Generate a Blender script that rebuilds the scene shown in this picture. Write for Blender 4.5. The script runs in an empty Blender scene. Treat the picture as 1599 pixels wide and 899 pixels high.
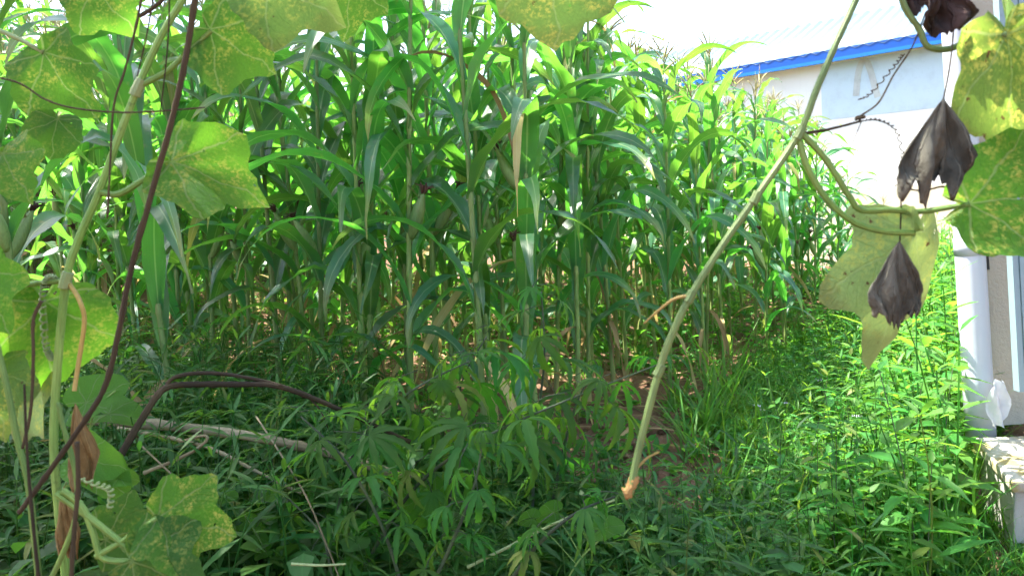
import bpy, math, random
import numpy as np
from mathutils import Vector, Matrix

# ------------------------------------------------------------------ camera, sky, sun, exposure
SC = bpy.context.scene
COL = SC.collection
W0, F0 = 1599.0, 1209.0
CX, CY = 799.5, 362.0
CAM_H = 1.10
CAM_R = Matrix.Rotation(math.radians(88.0), 3, 'X') @ Matrix.Rotation(math.radians(-2.5), 3, 'Z')
CAM_P = Vector((0, 0, CAM_H))
cam = bpy.data.cameras.new('camera')
cam.sensor_width = 36.0
cam.lens = 36.0 * F0 / W0
cam.shift_y = -(449.5 - CY) / W0
cam.clip_start = 0.05
cam.clip_end = 1000
cam.dof.use_dof = True
cam.dof.focus_distance = 3.4
cam.dof.aperture_fstop = 9.0
cam_ob = bpy.data.objects.new('camera', cam)
COL.objects.link(cam_ob)
cam_ob.matrix_world = Matrix.Translation(CAM_P) @ CAM_R.to_4x4()
SC.camera = cam_ob

SUN_EL, SUN_AZ = 60.0, (-0.90, 0.43)          # elevation; horizontal direction towards the sun
world = bpy.data.worlds.new('World')
SC.world = world
world.use_nodes = True
wn = world.node_tree
sky = wn.nodes.new('ShaderNodeTexSky')
sky.sky_type = 'NISHITA'
sky.sun_disc = False
sky.sun_elevation = math.radians(SUN_EL)
sky.sun_rotation = math.atan2(SUN_AZ[0], SUN_AZ[1])
sky.air_density = 1.0
sky.dust_density = 2.5
sky.ozone_density = 1.0
wn.links.new(sky.outputs[0], wn.nodes['Background'].inputs[0])
wn.nodes['Background'].inputs[1].default_value = 0.15
sun = bpy.data.lights.new('sun', 'SUN')
sun.energy = 5.0
sun.angle = math.radians(0.53)
sun.color = (1.0, 0.95, 0.86)
sun_ob = bpy.data.objects.new('sun', sun)
COL.objects.link(sun_ob)
_h = math.cos(math.radians(SUN_EL)) / math.hypot(*SUN_AZ)
SUN_DIR = Vector((SUN_AZ[0] * _h, SUN_AZ[1] * _h, math.sin(math.radians(SUN_EL))))
sun_ob.rotation_euler = SUN_DIR.to_track_quat('Z', 'Y').to_euler()
sun_ob.location = (-6, 3, 12)
SC.view_settings.view_transform = 'Standard'
SC.view_settings.look = 'None'
SC.view_settings.exposure = 2.2
SC.view_settings.gamma = 1.0
SC.render.engine = 'CYCLES'
SC.cycles.use_denoising = True
SC.cycles.max_bounces = 7
SC.cycles.diffuse_bounces = 4
SC.cycles.glossy_bounces = 2
SC.cycles.use_adaptive_sampling = True
SC.cycles.adaptive_threshold = 0.03
SC.cycles.transmission_bounces = 6
SC.cycles.transparent_max_bounces = 6
SC.cycles.sample_clamp_indirect = 8.0

R = random.Random(7)
NR = np.random.RandomState(11)
rad = math.radians


def at(px, py, d):
    """the point that lies d metres in front of the camera's plane on the ray of photograph pixel (px, py)"""
    v = CAM_R @ Vector(((px - CX) / F0, -(py - CY) / F0, -1.0))
    return CAM_P + v * d


def at_z(px, py, z):
    v = CAM_R @ Vector(((px - CX) / F0, -(py - CY) / F0, -1.0))
    return CAM_P + v * ((z - CAM_H) / v.z)


def to_px(p):
    v = CAM_R.transposed() @ (Vector(p) - CAM_P)
    return CX + F0 * v.x / -v.z, CY - F0 * v.y / -v.z, -v.z


# ------------------------------------------------------------------ mesh helpers
class MB:
    def __init__(s):
        s.v, s.f, s.uv = [], [], []

    def add(s, verts, faces, uvs=None):
        b = len(s.v)
        s.v.extend([tuple(p) for p in verts])
        s.f.extend([tuple(i + b for i in f) for f in faces])
        s.uv.extend(uvs if uvs is not None else [(0.5, 0.5)] * len(verts))

    def tube(s, pts, rads, n=7, cap=True, jit=0.0, rr=None):
        pts = [Vector(p) for p in pts]
        N = len(pts)
        up = Vector((0.13, 0.97, 0.21)).normalized()
        vs, fs, us = [], [], []
        prev = None
        for i, p in enumerate(pts):
            t = (pts[min(i + 1, N - 1)] - pts[max(i - 1, 0)]).normalized()
            if prev is None:
                a = t.cross(up)
                if a.length < 0.1:
                    a = t.cross(Vector((1, 0, 0)))
                a.normalize()
            else:
                a = (prev - t * prev.dot(t)).normalized()
            prev = a
            b = t.cross(a)
            r = rads[i] if isinstance(rads, (list, tuple)) else rads
            for k in range(n):
                an = 2 * math.pi * k / n
                q = r * (1 + (jit * (rr or R).uniform(-1, 1) if jit else 0))
                vs.append(p + (a * math.cos(an) + b * math.sin(an)) * q)
                us.append((k / n, i / max(N - 1, 1)))
        for i in range(N - 1):
            for k in range(n):
                k2 = (k + 1) % n
                fs.append((i * n + k, i * n + k2, (i + 1) * n + k2, (i + 1) * n + k))
        if cap:
            fs.append(tuple(range(n - 1, -1, -1)))
            fs.append(tuple((N - 1) * n + k for k in range(n)))
        s.add(vs, fs, us)

    def box(s, p0, p1):
        (a, b, c), (d, e, f) = p0, p1
        s.add([(a, b, c), (d, b, c), (d, e, c), (a, e, c), (a, b, f), (d, b, f), (d, e, f), (a, e, f)],
              [(3, 2, 1, 0), (4, 5, 6, 7), (0, 1, 5, 4), (1, 2, 6, 5), (2, 3, 7, 6), (3, 0, 4, 7)])

    def mesh(s, name, mat, smooth=True):
        me = bpy.data.meshes.new(name)
        me.from_pydata(s.v, [], s.f)
        uvl = me.uv_layers.new(name='UVMap')
        li = np.zeros(len(me.loops), dtype=np.int32)
        me.loops.foreach_get('vertex_index', li)
        uvl.data.foreach_set('uv', np.array(s.uv, dtype=np.float32)[li].ravel())
        if smooth:
            me.polygons.foreach_set('use_smooth', np.ones(len(me.polygons), dtype=bool))
        me.materials.append(mat)
        me.update()
        return me


def crom(ctrl, per=6):
    """Catmull-Rom through control points (any equal-length tuples)"""
    c = [np.array(p, float) for p in ctrl]
    out = []
    for i in range(len(c) - 1):
        p0, p1, p2, p3 = c[max(i - 1, 0)], c[i], c[i + 1], c[min(i + 2, len(c) - 1)]
        for k in range(per):
            t = k / per
            out.append(0.5 * (2 * p1 + (p2 - p0) * t + (2 * p0 - 5 * p1 + 4 * p2 - p3) * t * t + (3 * p1 - p0 - 3 * p2 + p3) * t ** 3))
    out.append(c[-1])
    return out


def tag(o, label=None, cat=None, group=None, kind=None):
    if label: o['label'] = label
    if cat: o['category'] = cat
    if group: o['group'] = group
    if kind: o['kind'] = kind
    return o


def ob(name, me, parent=None, mat=None):
    o = bpy.data.objects.new(name, me)
    COL.objects.link(o)
    if parent is not None:
        o.parent = parent
    if mat is not None:
        o.matrix_local = mat
    return o


def empty(name, mat):
    o = bpy.data.objects.new(name, None)
    o.empty_display_size = 0.05
    COL.objects.link(o)
    o.matrix_world = mat
    return o


# ------------------------------------------------------------------ materials
def nodes(name):
    m = bpy.data.materials.new(name)
    m.use_nodes = True
    nt = m.node_tree
    nt.nodes.clear()
    out = nt.nodes.new('ShaderNodeOutputMaterial')
    return m, nt, out


class NT:
    """terse node building"""
    def __init__(s, name):
        s.m, s.t, s.out = nodes(name)

    def n(s, typ, ins=None, **kw):
        nd = s.t.nodes.new('ShaderNode' + typ)
        for k, v in kw.items():
            setattr(nd, k, v)
        for k, v in (ins or {}).items():
            if hasattr(v, 'is_linked') or hasattr(v, 'node'):
                s.t.links.new(v, nd.inputs[k])
            else:
                nd.inputs[k].default_value = v
        return nd

    def math(s, op, a, b=0.0, c=0.0, clamp=False):
        return s.n('Math', {0: a, 1: b, 2: c}, operation=op, use_clamp=clamp).outputs[0]

    def mix(s, f, a, b, typ='MIX'):
        nd = s.n('Mix', data_type='RGBA', blend_type=typ)
        for k, v in ((0, f), (6, a), (7, b)):
            if hasattr(v, 'node'):
                s.t.links.new(v, nd.inputs[k])
            elif k:
                nd.inputs[k].default_value = (*v, 1.0) if len(v) == 3 else v
            else:
                nd.inputs[k].default_value = v
        return nd.outputs[2]

    def noise(s, scale, detail=3.0, vec=None, rough=0.55):
        ins = {'Scale': scale, 'Detail': detail, 'Roughness': rough}
        if vec is not None: ins['Vector'] = vec
        return s.n('TexNoise', ins).outputs[0]

    def ss(s, x, lo, hi):
        nd = s.n('MapRange', {0: x, 1: lo, 2: hi, 3: 0.0, 4: 1.0}, interpolation_type='SMOOTHSTEP')
        return nd.outputs[0]

    def hsv(s, col, h, sa, v):
        return s.n('HueSaturation', {'Hue': h, 'Saturation': sa, 'Value': v, 'Fac': 1.0, 'Color': col}).outputs[0]

    def leafout(s, col, tcol, rough, tw, bump=None, bstr=0.2, spec=0.5, sheen=0.0):
        p = s.n('BsdfPrincipled', {'Base Color': col, 'Roughness': rough, 'Specular IOR Level': spec})
        tr = s.n('BsdfTranslucent', {'Color': tcol})
        if bump is not None:
            b = s.n('Bump', {'Height': bump, 'Strength': bstr, 'Distance': 0.004})
            s.t.links.new(b.outputs[0], p.inputs['Normal'])
        mx = s.n('MixShader', {0: tw, 1: p.outputs[0], 2: tr.outputs[0]})
        s.t.links.new(mx.outputs[0], s.out.inputs[0])
        return s.m

    def solid(s, col, rough, bump=None, bstr=0.4, dist=0.01, spec=0.4, metal=0.0):
        p = s.n('BsdfPrincipled', {'Base Color': col, 'Roughness': rough, 'Specular IOR Level': spec, 'Metallic': metal})
        if bump is not None:
            b = s.n('Bump', {'Height': bump, 'Strength': bstr, 'Distance': dist})
            s.t.links.new(b.outputs[0], p.inputs['Normal'])
        s.t.links.new(p.outputs[0], s.out.inputs[0])
        return s.m


def c4(c): return (*c, 1.0)


def mat_maize_leaf(name, base, trans, dry=0.0, tw=0.42):
    k = NT(name)
    uv = k.n('TexCoord').outputs['UV']
    sx = k.n('SeparateXYZ', {0: uv})
    u, v = sx.outputs[0], sx.outputs[1]
    rnd = k.n('ObjectInfo').outputs['Random']
    d = k.math('ABSOLUTE', k.math('SUBTRACT', u, 0.5))
    rib = k.math('SUBTRACT', 1.0, k.ss(d, 0.02, 0.05))
    pos = k.n('TexCoord').outputs['Object']
    mp = k.n('Mapping', {'Vector': uv, 'Scale': (34.0, 1.2, 1.0)}).outputs[0]
    fine = k.noise(1.0, 2.0, mp)
    big = k.noise(7.0, 3.0, pos)
    col = k.mix(big, c4([c * 0.72 for c in base]), c4([c * 1.3 for c in base]))
    col = k.mix(k.math('MULTIPLY', fine, 0.55), col, c4([min(1, c * 1.8) for c in base]))
    tip = k.math('MULTIPLY', k.ss(v, 0.72, 1.0), k.math('MULTIPLY', k.ss(rnd, 0.25, 1.0), 0.8))
    blot = k.ss(k.noise(26.0, 4.0, pos), 0.60, 0.74)
    yel = k.math('MAXIMUM', tip, k.math('MULTIPLY', blot, 0.35 + dry * 0.6), clamp=True)
    col = k.mix(yel, col, c4((0.34, 0.27, 0.09)))
    col = k.mix(k.math('MULTIPLY', rib, 0.85), col, c4((0.33, 0.42, 0.20) if not dry else (0.42, 0.35, 0.2)))
    hue = k.math('MULTIPLY_ADD', rnd, 0.045, 0.478)
    val = k.math('MULTIPLY_ADD', rnd, 0.5, 0.75)
    col = k.hsv(col, hue, 0.98, val)
    tc = k.mix(yel, c4(trans), c4((0.5, 0.38, 0.12)))
    tc = k.mix(k.math('MULTIPLY', fine, 0.6), tc, c4([c * 1.5 for c in trans]))
    tc = k.hsv(tc, hue, 1.0, val)
    return k.leafout(col, tc, 0.33 if not dry else 0.7, tw, bump=fine, bstr=0.25, spec=0.65 if not dry else 0.2)


def mat_gourd_leaf(name, base, trans, spot, brown=0.0, tw=0.4, holes=True):
    k = NT(name)
    uv = k.n('TexCoord').outputs['UV']
    sx = k.n('SeparateXYZ', {0: uv})
    x = k.math('SUBTRACT', sx.outputs[0], 0.5)
    y = k.math('SUBTRACT', sx.outputs[1], 0.5)
    rnd = k.n('ObjectInfo').outputs['Random']
    an = k.math('ARCTAN2', x, y)
    rr = k.math('SQRT', k.math('ADD', k.math('MULTIPLY', x, x), k.math('MULTIPLY', y, y)))
    sp = rad(50)
    wob = k.math('MULTIPLY', k.math('SUBTRACT', k.noise(6.0, 2.0, uv), 0.5), 0.35)
    pp = k.math('PINGPONG', k.math('ADD', an, wob), sp / 2)      # 0 at the veins 0, 43, 86 ... degrees
    pp = k.math('MULTIPLY', pp, rr)
    vein = k.math('SUBTRACT', 1.0, k.ss(pp, 0.003, 0.009))
    off = k.n('VectorMath', {0: uv, 1: k.n('Combine' + 'XYZ', {0: rnd, 1: rnd}).outputs[0]}, operation='ADD').outputs[0]
    warp = k.n('VectorMath', {0: off, 1: k.n('VectorMath', {0: k.n('TexNoise', {'Vector': off, 'Scale': 9.0}).outputs[1], 'Scale': 0.06}, operation='SCALE').outputs[0]}, operation='ADD').outputs[0]
    vor = k.n('TexVoronoi', {'Vector': warp, 'Scale': 46.0}, feature='DISTANCE_TO_EDGE').outputs['Distance']
    ret = k.math('SUBTRACT', 1.0, k.ss(vor, 0.01, 0.07))
    n1 = k.noise(5.0, 5.0, off)
    n2 = k.noise(22.0, 4.0, off, 0.65)
    n3 = k.noise(55.0, 3.0, off, 0.6)
    mot = k.math('MULTIPLY', k.ss(k.math('ADD', k.math('MULTIPLY', n2, .6), k.math('MULTIPLY', n3, .4)), 0.47, 0.60), k.ss(n1, 0.40, 0.62))
    shade = k.math('MULTIPLY_ADD', n3, 0.5, 0.75)
    q_ = k.math('SUBTRACT', k.math('SQRT', k.math('MAXIMUM', k.math('SUBTRACT', k.math('MULTIPLY', rr, rr), k.math('MULTIPLY', pp, pp)), 0.0)), k.math('MULTIPLY', pp, 1.1))
    v2 = k.math('SUBTRACT', 1.0, k.ss(k.math('PINGPONG', q_, 0.032), 0.001, 0.006))
    mot = k.math('MULTIPLY', k.math('MULTIPLY', mot, k.math('MULTIPLY_ADD', rnd, 1.1, 0.25)), spot, clamp=True)
    col = k.mix(n1, c4([c * 0.7 for c in base]), c4([c * 1.35 for c in base]))
    col = k.hsv(col, 0.5, 1.0, shade)
    col = k.mix(mot, col, c4((0.36, 0.38, 0.07)))
    col = k.mix(k.math('MULTIPLY', k.math('MAXIMUM', k.math('MULTIPLY', ret, 0.5), v2), 0.35), col, c4([min(1, c * 2.0) for c in base]))
    col = k.mix(k.math('MULTIPLY', vein, 0.5), col, c4((0.30, 0.40, 0.14)))
    tc = k.mix(mot, k.hsv(c4(trans), 0.5, 1.0, shade), c4((0.72, 0.66, 0.12)))
    tc = k.mix(k.math('MULTIPLY', vein, 0.6), tc, c4((0.40, 0.52, 0.16)))
    tc = k.mix(k.math('MULTIPLY', ret, 0.3), tc, c4([c * 0.6 for c in trans]))
    if brown:
        bs = k.ss(k.noise(12.0, 5.0, off, 0.6), 0.70 - 0.10 * brown, 0.74 - 0.10 * brown)
        edge = k.math('MULTIPLY', k.ss(k.math('ADD', rr, k.math('MULTIPLY', n2, 0.12)), 0.44, 0.52), 0.8 * brown, clamp=True)
        bs = k.math('MAXIMUM', bs, edge)
        col = k.mix(bs, col, c4((0.11, 0.06, 0.025)))
        tc = k.mix(bs, tc, c4((0.12, 0.06, 0.02)))
    hole = k.ss(k.noise(13.0, 2.0, off, 0.5), 0.725, 0.735)
    bump = k.math('SUBTRACT', k.math('MULTIPLY', ret, -0.25), k.math('MAXIMUM', vein, k.math('MULTIPLY', v2, .7)))
    k.leafout(col, tc, 0.55, tw + 0.10, bump=bump, bstr=0.9, spec=0.3)
    if holes:
        last = k.out.inputs[0].links[0].from_socket
        mx = k.n('MixShader', {0: hole, 1: last, 2: k.n('BsdfTransparent').outputs[0]})
        k.t.links.new(mx.outputs[0], k.out.inputs[0])
    return k.m


def mat_small_leaf(name, base, trans, var=0.5, rough=0.5, tw=0.42, hue=0.05, spec=0.3, island=True):
    k = NT(name)
    rnd = k.n('NewGeometry').outputs['Random Per Island'] if island else k.n('ObjectInfo').outputs['Random']
    pos = k.n('TexCoord').outputs['Object']
    nz = k.noise(9.0, 3.0, pos)
    uv = k.n('SeparateXYZ', {0: k.n('TexCoord').outputs['UV']})
    rib = k.math('SUBTRACT', 1.0, k.ss(k.math('ABSOLUTE', k.math('SUBTRACT', uv.outputs[0], 0.5)), 0.02, 0.06))
    col = k.mix(nz, c4([c * 0.75 for c in base]), c4([c * 1.3 for c in base]))
    col = k.mix(k.math('MULTIPLY', rib, 0.4), col, c4([min(1, c * 2.2) for c in base]))
    yel = k.math('MULTIPLY', k.ss(rnd, 0.93, 0.99), 0.7)
    col = k.mix(yel, col, c4((0.3, 0.26, 0.05)))
    hu = k.math('MULTIPLY_ADD', rnd, hue, 0.5 - hue / 2)
    va = k.math('MULTIPLY_ADD', k.math('FRACT', k.math('MULTIPLY', rnd, 7.3)), var, 1 - var / 2)
    col = k.hsv(col, hu, 1.0, va)
    tc = k.hsv(c4(trans), hu, 1.0, va)
    return k.leafout(col, tc, rough, tw, spec=spec)


def mat_stem(name, c1, c2, scale=18.0, rough=0.55, band=None, tw=0.0):
    k = NT(name)
    pos = k.n('TexCoord').outputs['Object']
    rnd = k.n('ObjectInfo').outputs['Random']
    mp = k.n('Mapping', {'Vector': pos, 'Scale': (6.0, 6.0, 1.0)}).outputs[0]
    n1 = k.noise(scale, 4.0, mp)
    n2 = k.noise(scale * 0.25, 3.0, pos)
    col = k.mix(k.ss(n2, 0.35, 0.65), c4(c1), c4(c2))
    col = k.hsv(col, 0.5, 1.0, k.math('MULTIPLY_ADD', n1, 0.7, 0.65))
    col = k.hsv(col, 0.5, 1.0, k.math('MULTIPLY_ADD', rnd, 0.4, 0.8))
    if band is not None:
        v = k.n('SeparateXYZ', {0: k.n('TexCoord').outputs['UV']}).outputs[1]
        lo = k.math('SUBTRACT', 1.0, k.ss(k.math('ADD', v, k.math('MULTIPLY', n2, 0.25)), band[1], band[2]))
        col = k.mix(lo, col, c4(band[0]))
    uu = k.n('SeparateXYZ', {0: k.n('TexCoord').outputs['UV']}).outputs[0]
    ridge = k.math('PINGPONG', uu, 0.0625)
    scar = k.ss(k.noise(scale * 2.2, 5.0, pos, 0.7), 0.60, 0.70)
    col = k.mix(k.math('MULTIPLY', scar, 0.55), col, c4([v * 0.35 for v in c1]))
    return k.solid(col, rough, bump=k.math('ADD', n1, k.math('MULTIPLY', ridge, 9.0)), bstr=0.5, dist=0.003)


def mat_wither(name, c1, c2):
    k = NT(name)
    uv = k.n('TexCoord').outputs['UV']
    pos = k.n('TexCoord').outputs['Object']
    u = k.n('SeparateXYZ', {0: uv}).outputs[0]
    n1, n2 = k.noise(60.0, 5.0, pos, 0.65), k.noise(14.0, 4.0, pos, 0.6)
    ve = k.math('SUBTRACT', 1.0, k.ss(k.math('PINGPONG', k.math('ADD', u, k.math('MULTIPLY', n2, .08)), 0.07), 0.004, 0.014))
    col = k.mix(k.ss(n2, 0.35, 0.65), c4(c1), c4(c2))
    col = k.hsv(col, 0.5, 1.0, k.math('MULTIPLY_ADD', n1, 1.0, 0.5))
    col = k.mix(k.math('MULTIPLY', ve, 0.45), col, c4([v * 2.0 for v in c2]))
    return k.leafout(col, c4(c2), 0.85, 0.15, bump=k.math('ADD', n1, k.math('MULTIPLY', ve, .8)), bstr=1.0, spec=0.15)


M = {}
M['maize'] = mat_maize_leaf('maize_leaf', (0.032, 0.105, 0.048), (0.17, 0.50, 0.04))
M['maize_dry'] = mat_maize_leaf('maize_dry_leaf', (0.30, 0.22, 0.10), (0.45, 0.32, 0.12), dry=1.0, tw=0.3)
M['maize_yellow'] = mat_maize_leaf('maize_yellow_leaf', (0.15, 0.19, 0.05), (0.42, 0.48, 0.08), dry=0.5, tw=0.4)
M['stalk'] = mat_stem('maize_stalk', (0.14, 0.23, 0.055), (0.21, 0.28, 0.08), band=((0.34, 0.27, 0.12), 0.08, 0.32))
M['husk'] = mat_stem('maize_husk', (0.14, 0.24, 0.06), (0.22, 0.30, 0.10), 30.0)
M['silk'] = mat_stem('maize_silk', (0.06, 0.022, 0.018), (0.10, 0.045, 0.03), 40.0, 0.7)
M['tassel'] = mat_stem('maize_tassel', (0.42, 0.34, 0.17), (0.36, 0.36, 0.16), 40.0, 0.8)
M['gourd'] = mat_gourd_leaf('gourd_leaf', (0.040, 0.140, 0.014), (0.22, 0.54, 0.03), 0.9)
M['gourd_dark'] = mat_gourd_leaf('gourd_leaf_dark', (0.030, 0.10, 0.016), (0.15, 0.38, 0.03), 0.8)
M['gourd_pale'] = mat_gourd_leaf('gourd_leaf_pale', (0.075, 0.16, 0.035), (0.28, 0.46, 0.08), 1.2, brown=0.35)
M['gourd_spotted'] = mat_gourd_leaf('gourd_leaf_spotted', (0.07, 0.14, 0.03), (0.28, 0.42, 0.06), 1.4, brown=0.75)
M['gourd_fade'] = mat_gourd_leaf('gourd_leaf_fading', (0.14, 0.23, 0.08), (0.42, 0.55, 0.14), 1.0, brown=0.5)
M['wither'] = mat_wither('withered_leaf', (0.050, 0.049, 0.038), (0.125, 0.120, 0.092))
M['wither_brown'] = mat_wither('withered_brown_leaf', (0.17, 0.095, 0.032), (0.30, 0.20, 0.08))
M['wither_purple'] = mat_wither('withered_purple_leaf', (0.085, 0.052, 0.045), (0.05, 0.035, 0.03))
M['vine'] = mat_stem('gourd_stem', (0.12, 0.23, 0.04), (0.19, 0.29, 0.06), 25.0)
M['vine_pale'] = mat_stem('gourd_stem_pale', (0.26, 0.32, 0.14), (0.22, 0.29, 0.10), 25.0)
M['vine_grey'] = mat_stem('gourd_stem_grey', (0.09, 0.15, 0.045), (0.15, 0.21, 0.06), 25.0, band=((0.36, 0.20, 0.06), -0.1, 0.14))
M['dead'] = mat_stem('dead_vine', (0.03, 0.025, 0.018), (0.065, 0.052, 0.035), 30.0, 0.85)
M['tan'] = mat_stem('dry_tendril', (0.36, 0.24, 0.06), (0.42, 0.31, 0.10), 30.0, 0.7)
M['cut'] = mat_stem('cut_stem_end', (0.22, 0.12, 0.035), (0.30, 0.18, 0.06), 30.0, 0.8)
M['log'] = mat_stem('fallen_stalk', (0.19, 0.155, 0.08), (0.30, 0.25, 0.14), 12.0, 0.8)
M['bark'] = mat_stem('bark', (0.022, 0.014, 0.005), (0.060, 0.040, 0.016), 20.0, 0.9)
M['hemp'] = mat_small_leaf('hemp_leaf', (0.028, 0.100, 0.016), (0.18, 0.46, 0.03), 0.5, spec=0.2, rough=0.6, island=False)
M['hemp_stem'] = mat_stem('hemp_stem', (0.035, 0.05, 0.025), (0.07, 0.10, 0.04), 30.0, 0.7)
M['weed'] = mat_small_leaf('weed_leaf', (0.054, 0.180, 0.028), (0.22, 0.52, 0.04), 0.6)
M['weed_one'] = mat_small_leaf('weed_plant_leaf', (0.056, 0.185, 0.024), (0.24, 0.54, 0.04), 0.5, island=False)
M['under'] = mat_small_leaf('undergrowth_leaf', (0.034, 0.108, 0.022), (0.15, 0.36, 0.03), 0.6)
M['broad'] = mat_gourd_leaf('broad_leaf', (0.055, 0.18, 0.018), (0.28, 0.58, 0.04), 0.0, holes=False)
M['grass'] = mat_small_leaf('grass_blade', (0.065, 0.175, 0.028), (0.26, 0.52, 0.04), 0.5)
M['litter'] = mat_small_leaf('dry_litter', (0.26, 0.17, 0.09), (0.3, 0.2, 0.1), 0.7, rough=0.85, tw=0.1)
M['weed_stem'] = mat_stem('weed_stem', (0.05, 0.085, 0.03), (0.09, 0.12, 0.05), 30.0, 0.7)
M['flower'] = mat_small_leaf('pale_flower', (0.55, 0.55, 0.68), (0.5, 0.5, 0.6), 0.2, tw=0.3, island=False)
M['shade_tree_leaf'] = mat_small_leaf('shade_tree_leaf', (0.045, 0.10, 0.025), (0.12, 0.25, 0.03), 0.5, tw=0.25)


def mat_ground():
    k = NT('soil_ground')
    pos = k.n('TexCoord').outputs['Object']
    n1 = k.noise(1.6, 5.0, pos)
    n2 = k.noise(14.0, 6.0, pos, 0.65)
    n3 = k.noise(70.0, 4.0, pos, 0.65)
    col = k.mix(n2, c4((0.085, 0.042, 0.026)), c4((0.27, 0.155, 0.10)))
    col = k.mix(k.math('MULTIPLY', k.ss(n1, 0.4, 0.6), 0.5), col, c4((0.21, 0.115, 0.072)))
    col = k.mix(k.math('MULTIPLY', k.ss(n3, 0.5, 0.75), 0.5), col, c4((0.34, 0.25, 0.18)))
    h = k.math('ADD', k.math('MULTIPLY', n2, 1.0), k.math('MULTIPLY', n3, 0.4))
    return k.solid(col, 0.95, bump=h, bstr=0.8, dist=0.03, spec=0.1)


def mat_plaster(name, c, stain=(0.25, 0.24, 0.2), amt=0.35, bscale=60.0, bstr=0.4, moss=None):
    k = NT(name)
    pos = k.n('TexCoord').outputs['Object']
    n1 = k.noise(3.0, 6.0, pos, 0.6)
    n2 = k.noise(bscale, 4.0, pos, 0.6)
    mp = k.n('Mapping', {'Vector': pos, 'Scale': (9.0, 9.0, 0.9)}).outputs[0]
    streak = k.ss(k.noise(1.5, 5.0, mp, 0.65), 0.52, 0.78)
    col = k.mix(k.math('MULTIPLY', k.ss(n1, 0.4, 0.75), amt), c4(c), c4([v * 0.78 for v in c]))
    col = k.mix(k.math('MULTIPLY', streak, amt), col, c4(stain))
    if moss:
        col = k.mix(k.ss(k.noise(11.0, 5.0, pos, 0.6), 0.45, 0.62), col, c4(moss))
        col = k.mix(k.ss(k.noise(17.0, 6.0, pos, 0.7), 0.62, 0.68), col, c4((0.04, 0.04, 0.035)))
    return k.solid(col, 0.85, bump=n2, bstr=bstr, dist=0.006, spec=0.2)


def mat_paint(name, c, rough=0.45, amt=0.2, spec=0.4, metal=0.0):
    k = NT(name)
    pos = k.n('TexCoord').outputs['Object']
    n1 = k.noise(4.0, 6.0, pos, 0.65)
    n2 = k.noise(40.0, 4.0, pos, 0.6)
    col = k.mix(k.math('MULTIPLY', k.ss(n1, 0.45, 0.7), amt), c4(c), c4([v * 0.6 for v in c]))
    col = k.mix(k.math('MULTIPLY', k.ss(n2, 0.6, 0.75), amt), col, c4([v * 0.5 for v in c]))
    return k.solid(col, rough, bump=n2, bstr=0.08, dist=0.003, spec=spec, metal=metal)


# ------------------------------------------------------------------ ground
def gz(x, y):
    t = max(0.0, (-x - 2.6) * 0.8 + (y - 5.5) * 0.28)
    t = t * t / (t + 0.8)
    z = 0.48 * t
    if z > 7: z = 7 + (z - 7) * 0.3
    z += 0.035 * math.sin(x * 2.3 + 1.0) * math.sin(y * 1.9) + 0.02 * math.sin(x * 5.1 + y * 3.3)
    return z


def axis(lo, hi, near0, near1, step, grow):
    v = list(np.arange(near0, near1, step))
    s = step
    a = near1
    while a < hi:
        v.append(a); s *= grow; a += s
    v.append(hi)
    s, a = step, near0 - step
    while a > lo:
        v.insert(0, a); s *= grow; a -= s
    v.insert(0, lo)
    return v


gx, gy = axis(-220, 220, -6, 6, 0.09, 1.18), axis(-60, 400, 0, 9, 0.09, 1.18)
mb = MB()
for y in gy:
    for x in gx:
        near = 1.0 if (-6 < x < 6 and 0 < y < 9) else 0.0
        mb.v.append((x, y, gz(x, y) + near * 0.02 * R.uniform(-1, 1)))
        mb.uv.append((x, y))
nx = len(gx)
mb.f = [(j * nx + i, j * nx + i + 1, (j + 1) * nx + i + 1, (j + 1) * nx + i) for j in range(len(gy) - 1) for i in range(nx - 1)]
tag(ob('ground', mb.mesh('ground', mat_ground())), 'reddish brown soil of the maize plot', kind='structure')

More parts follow.
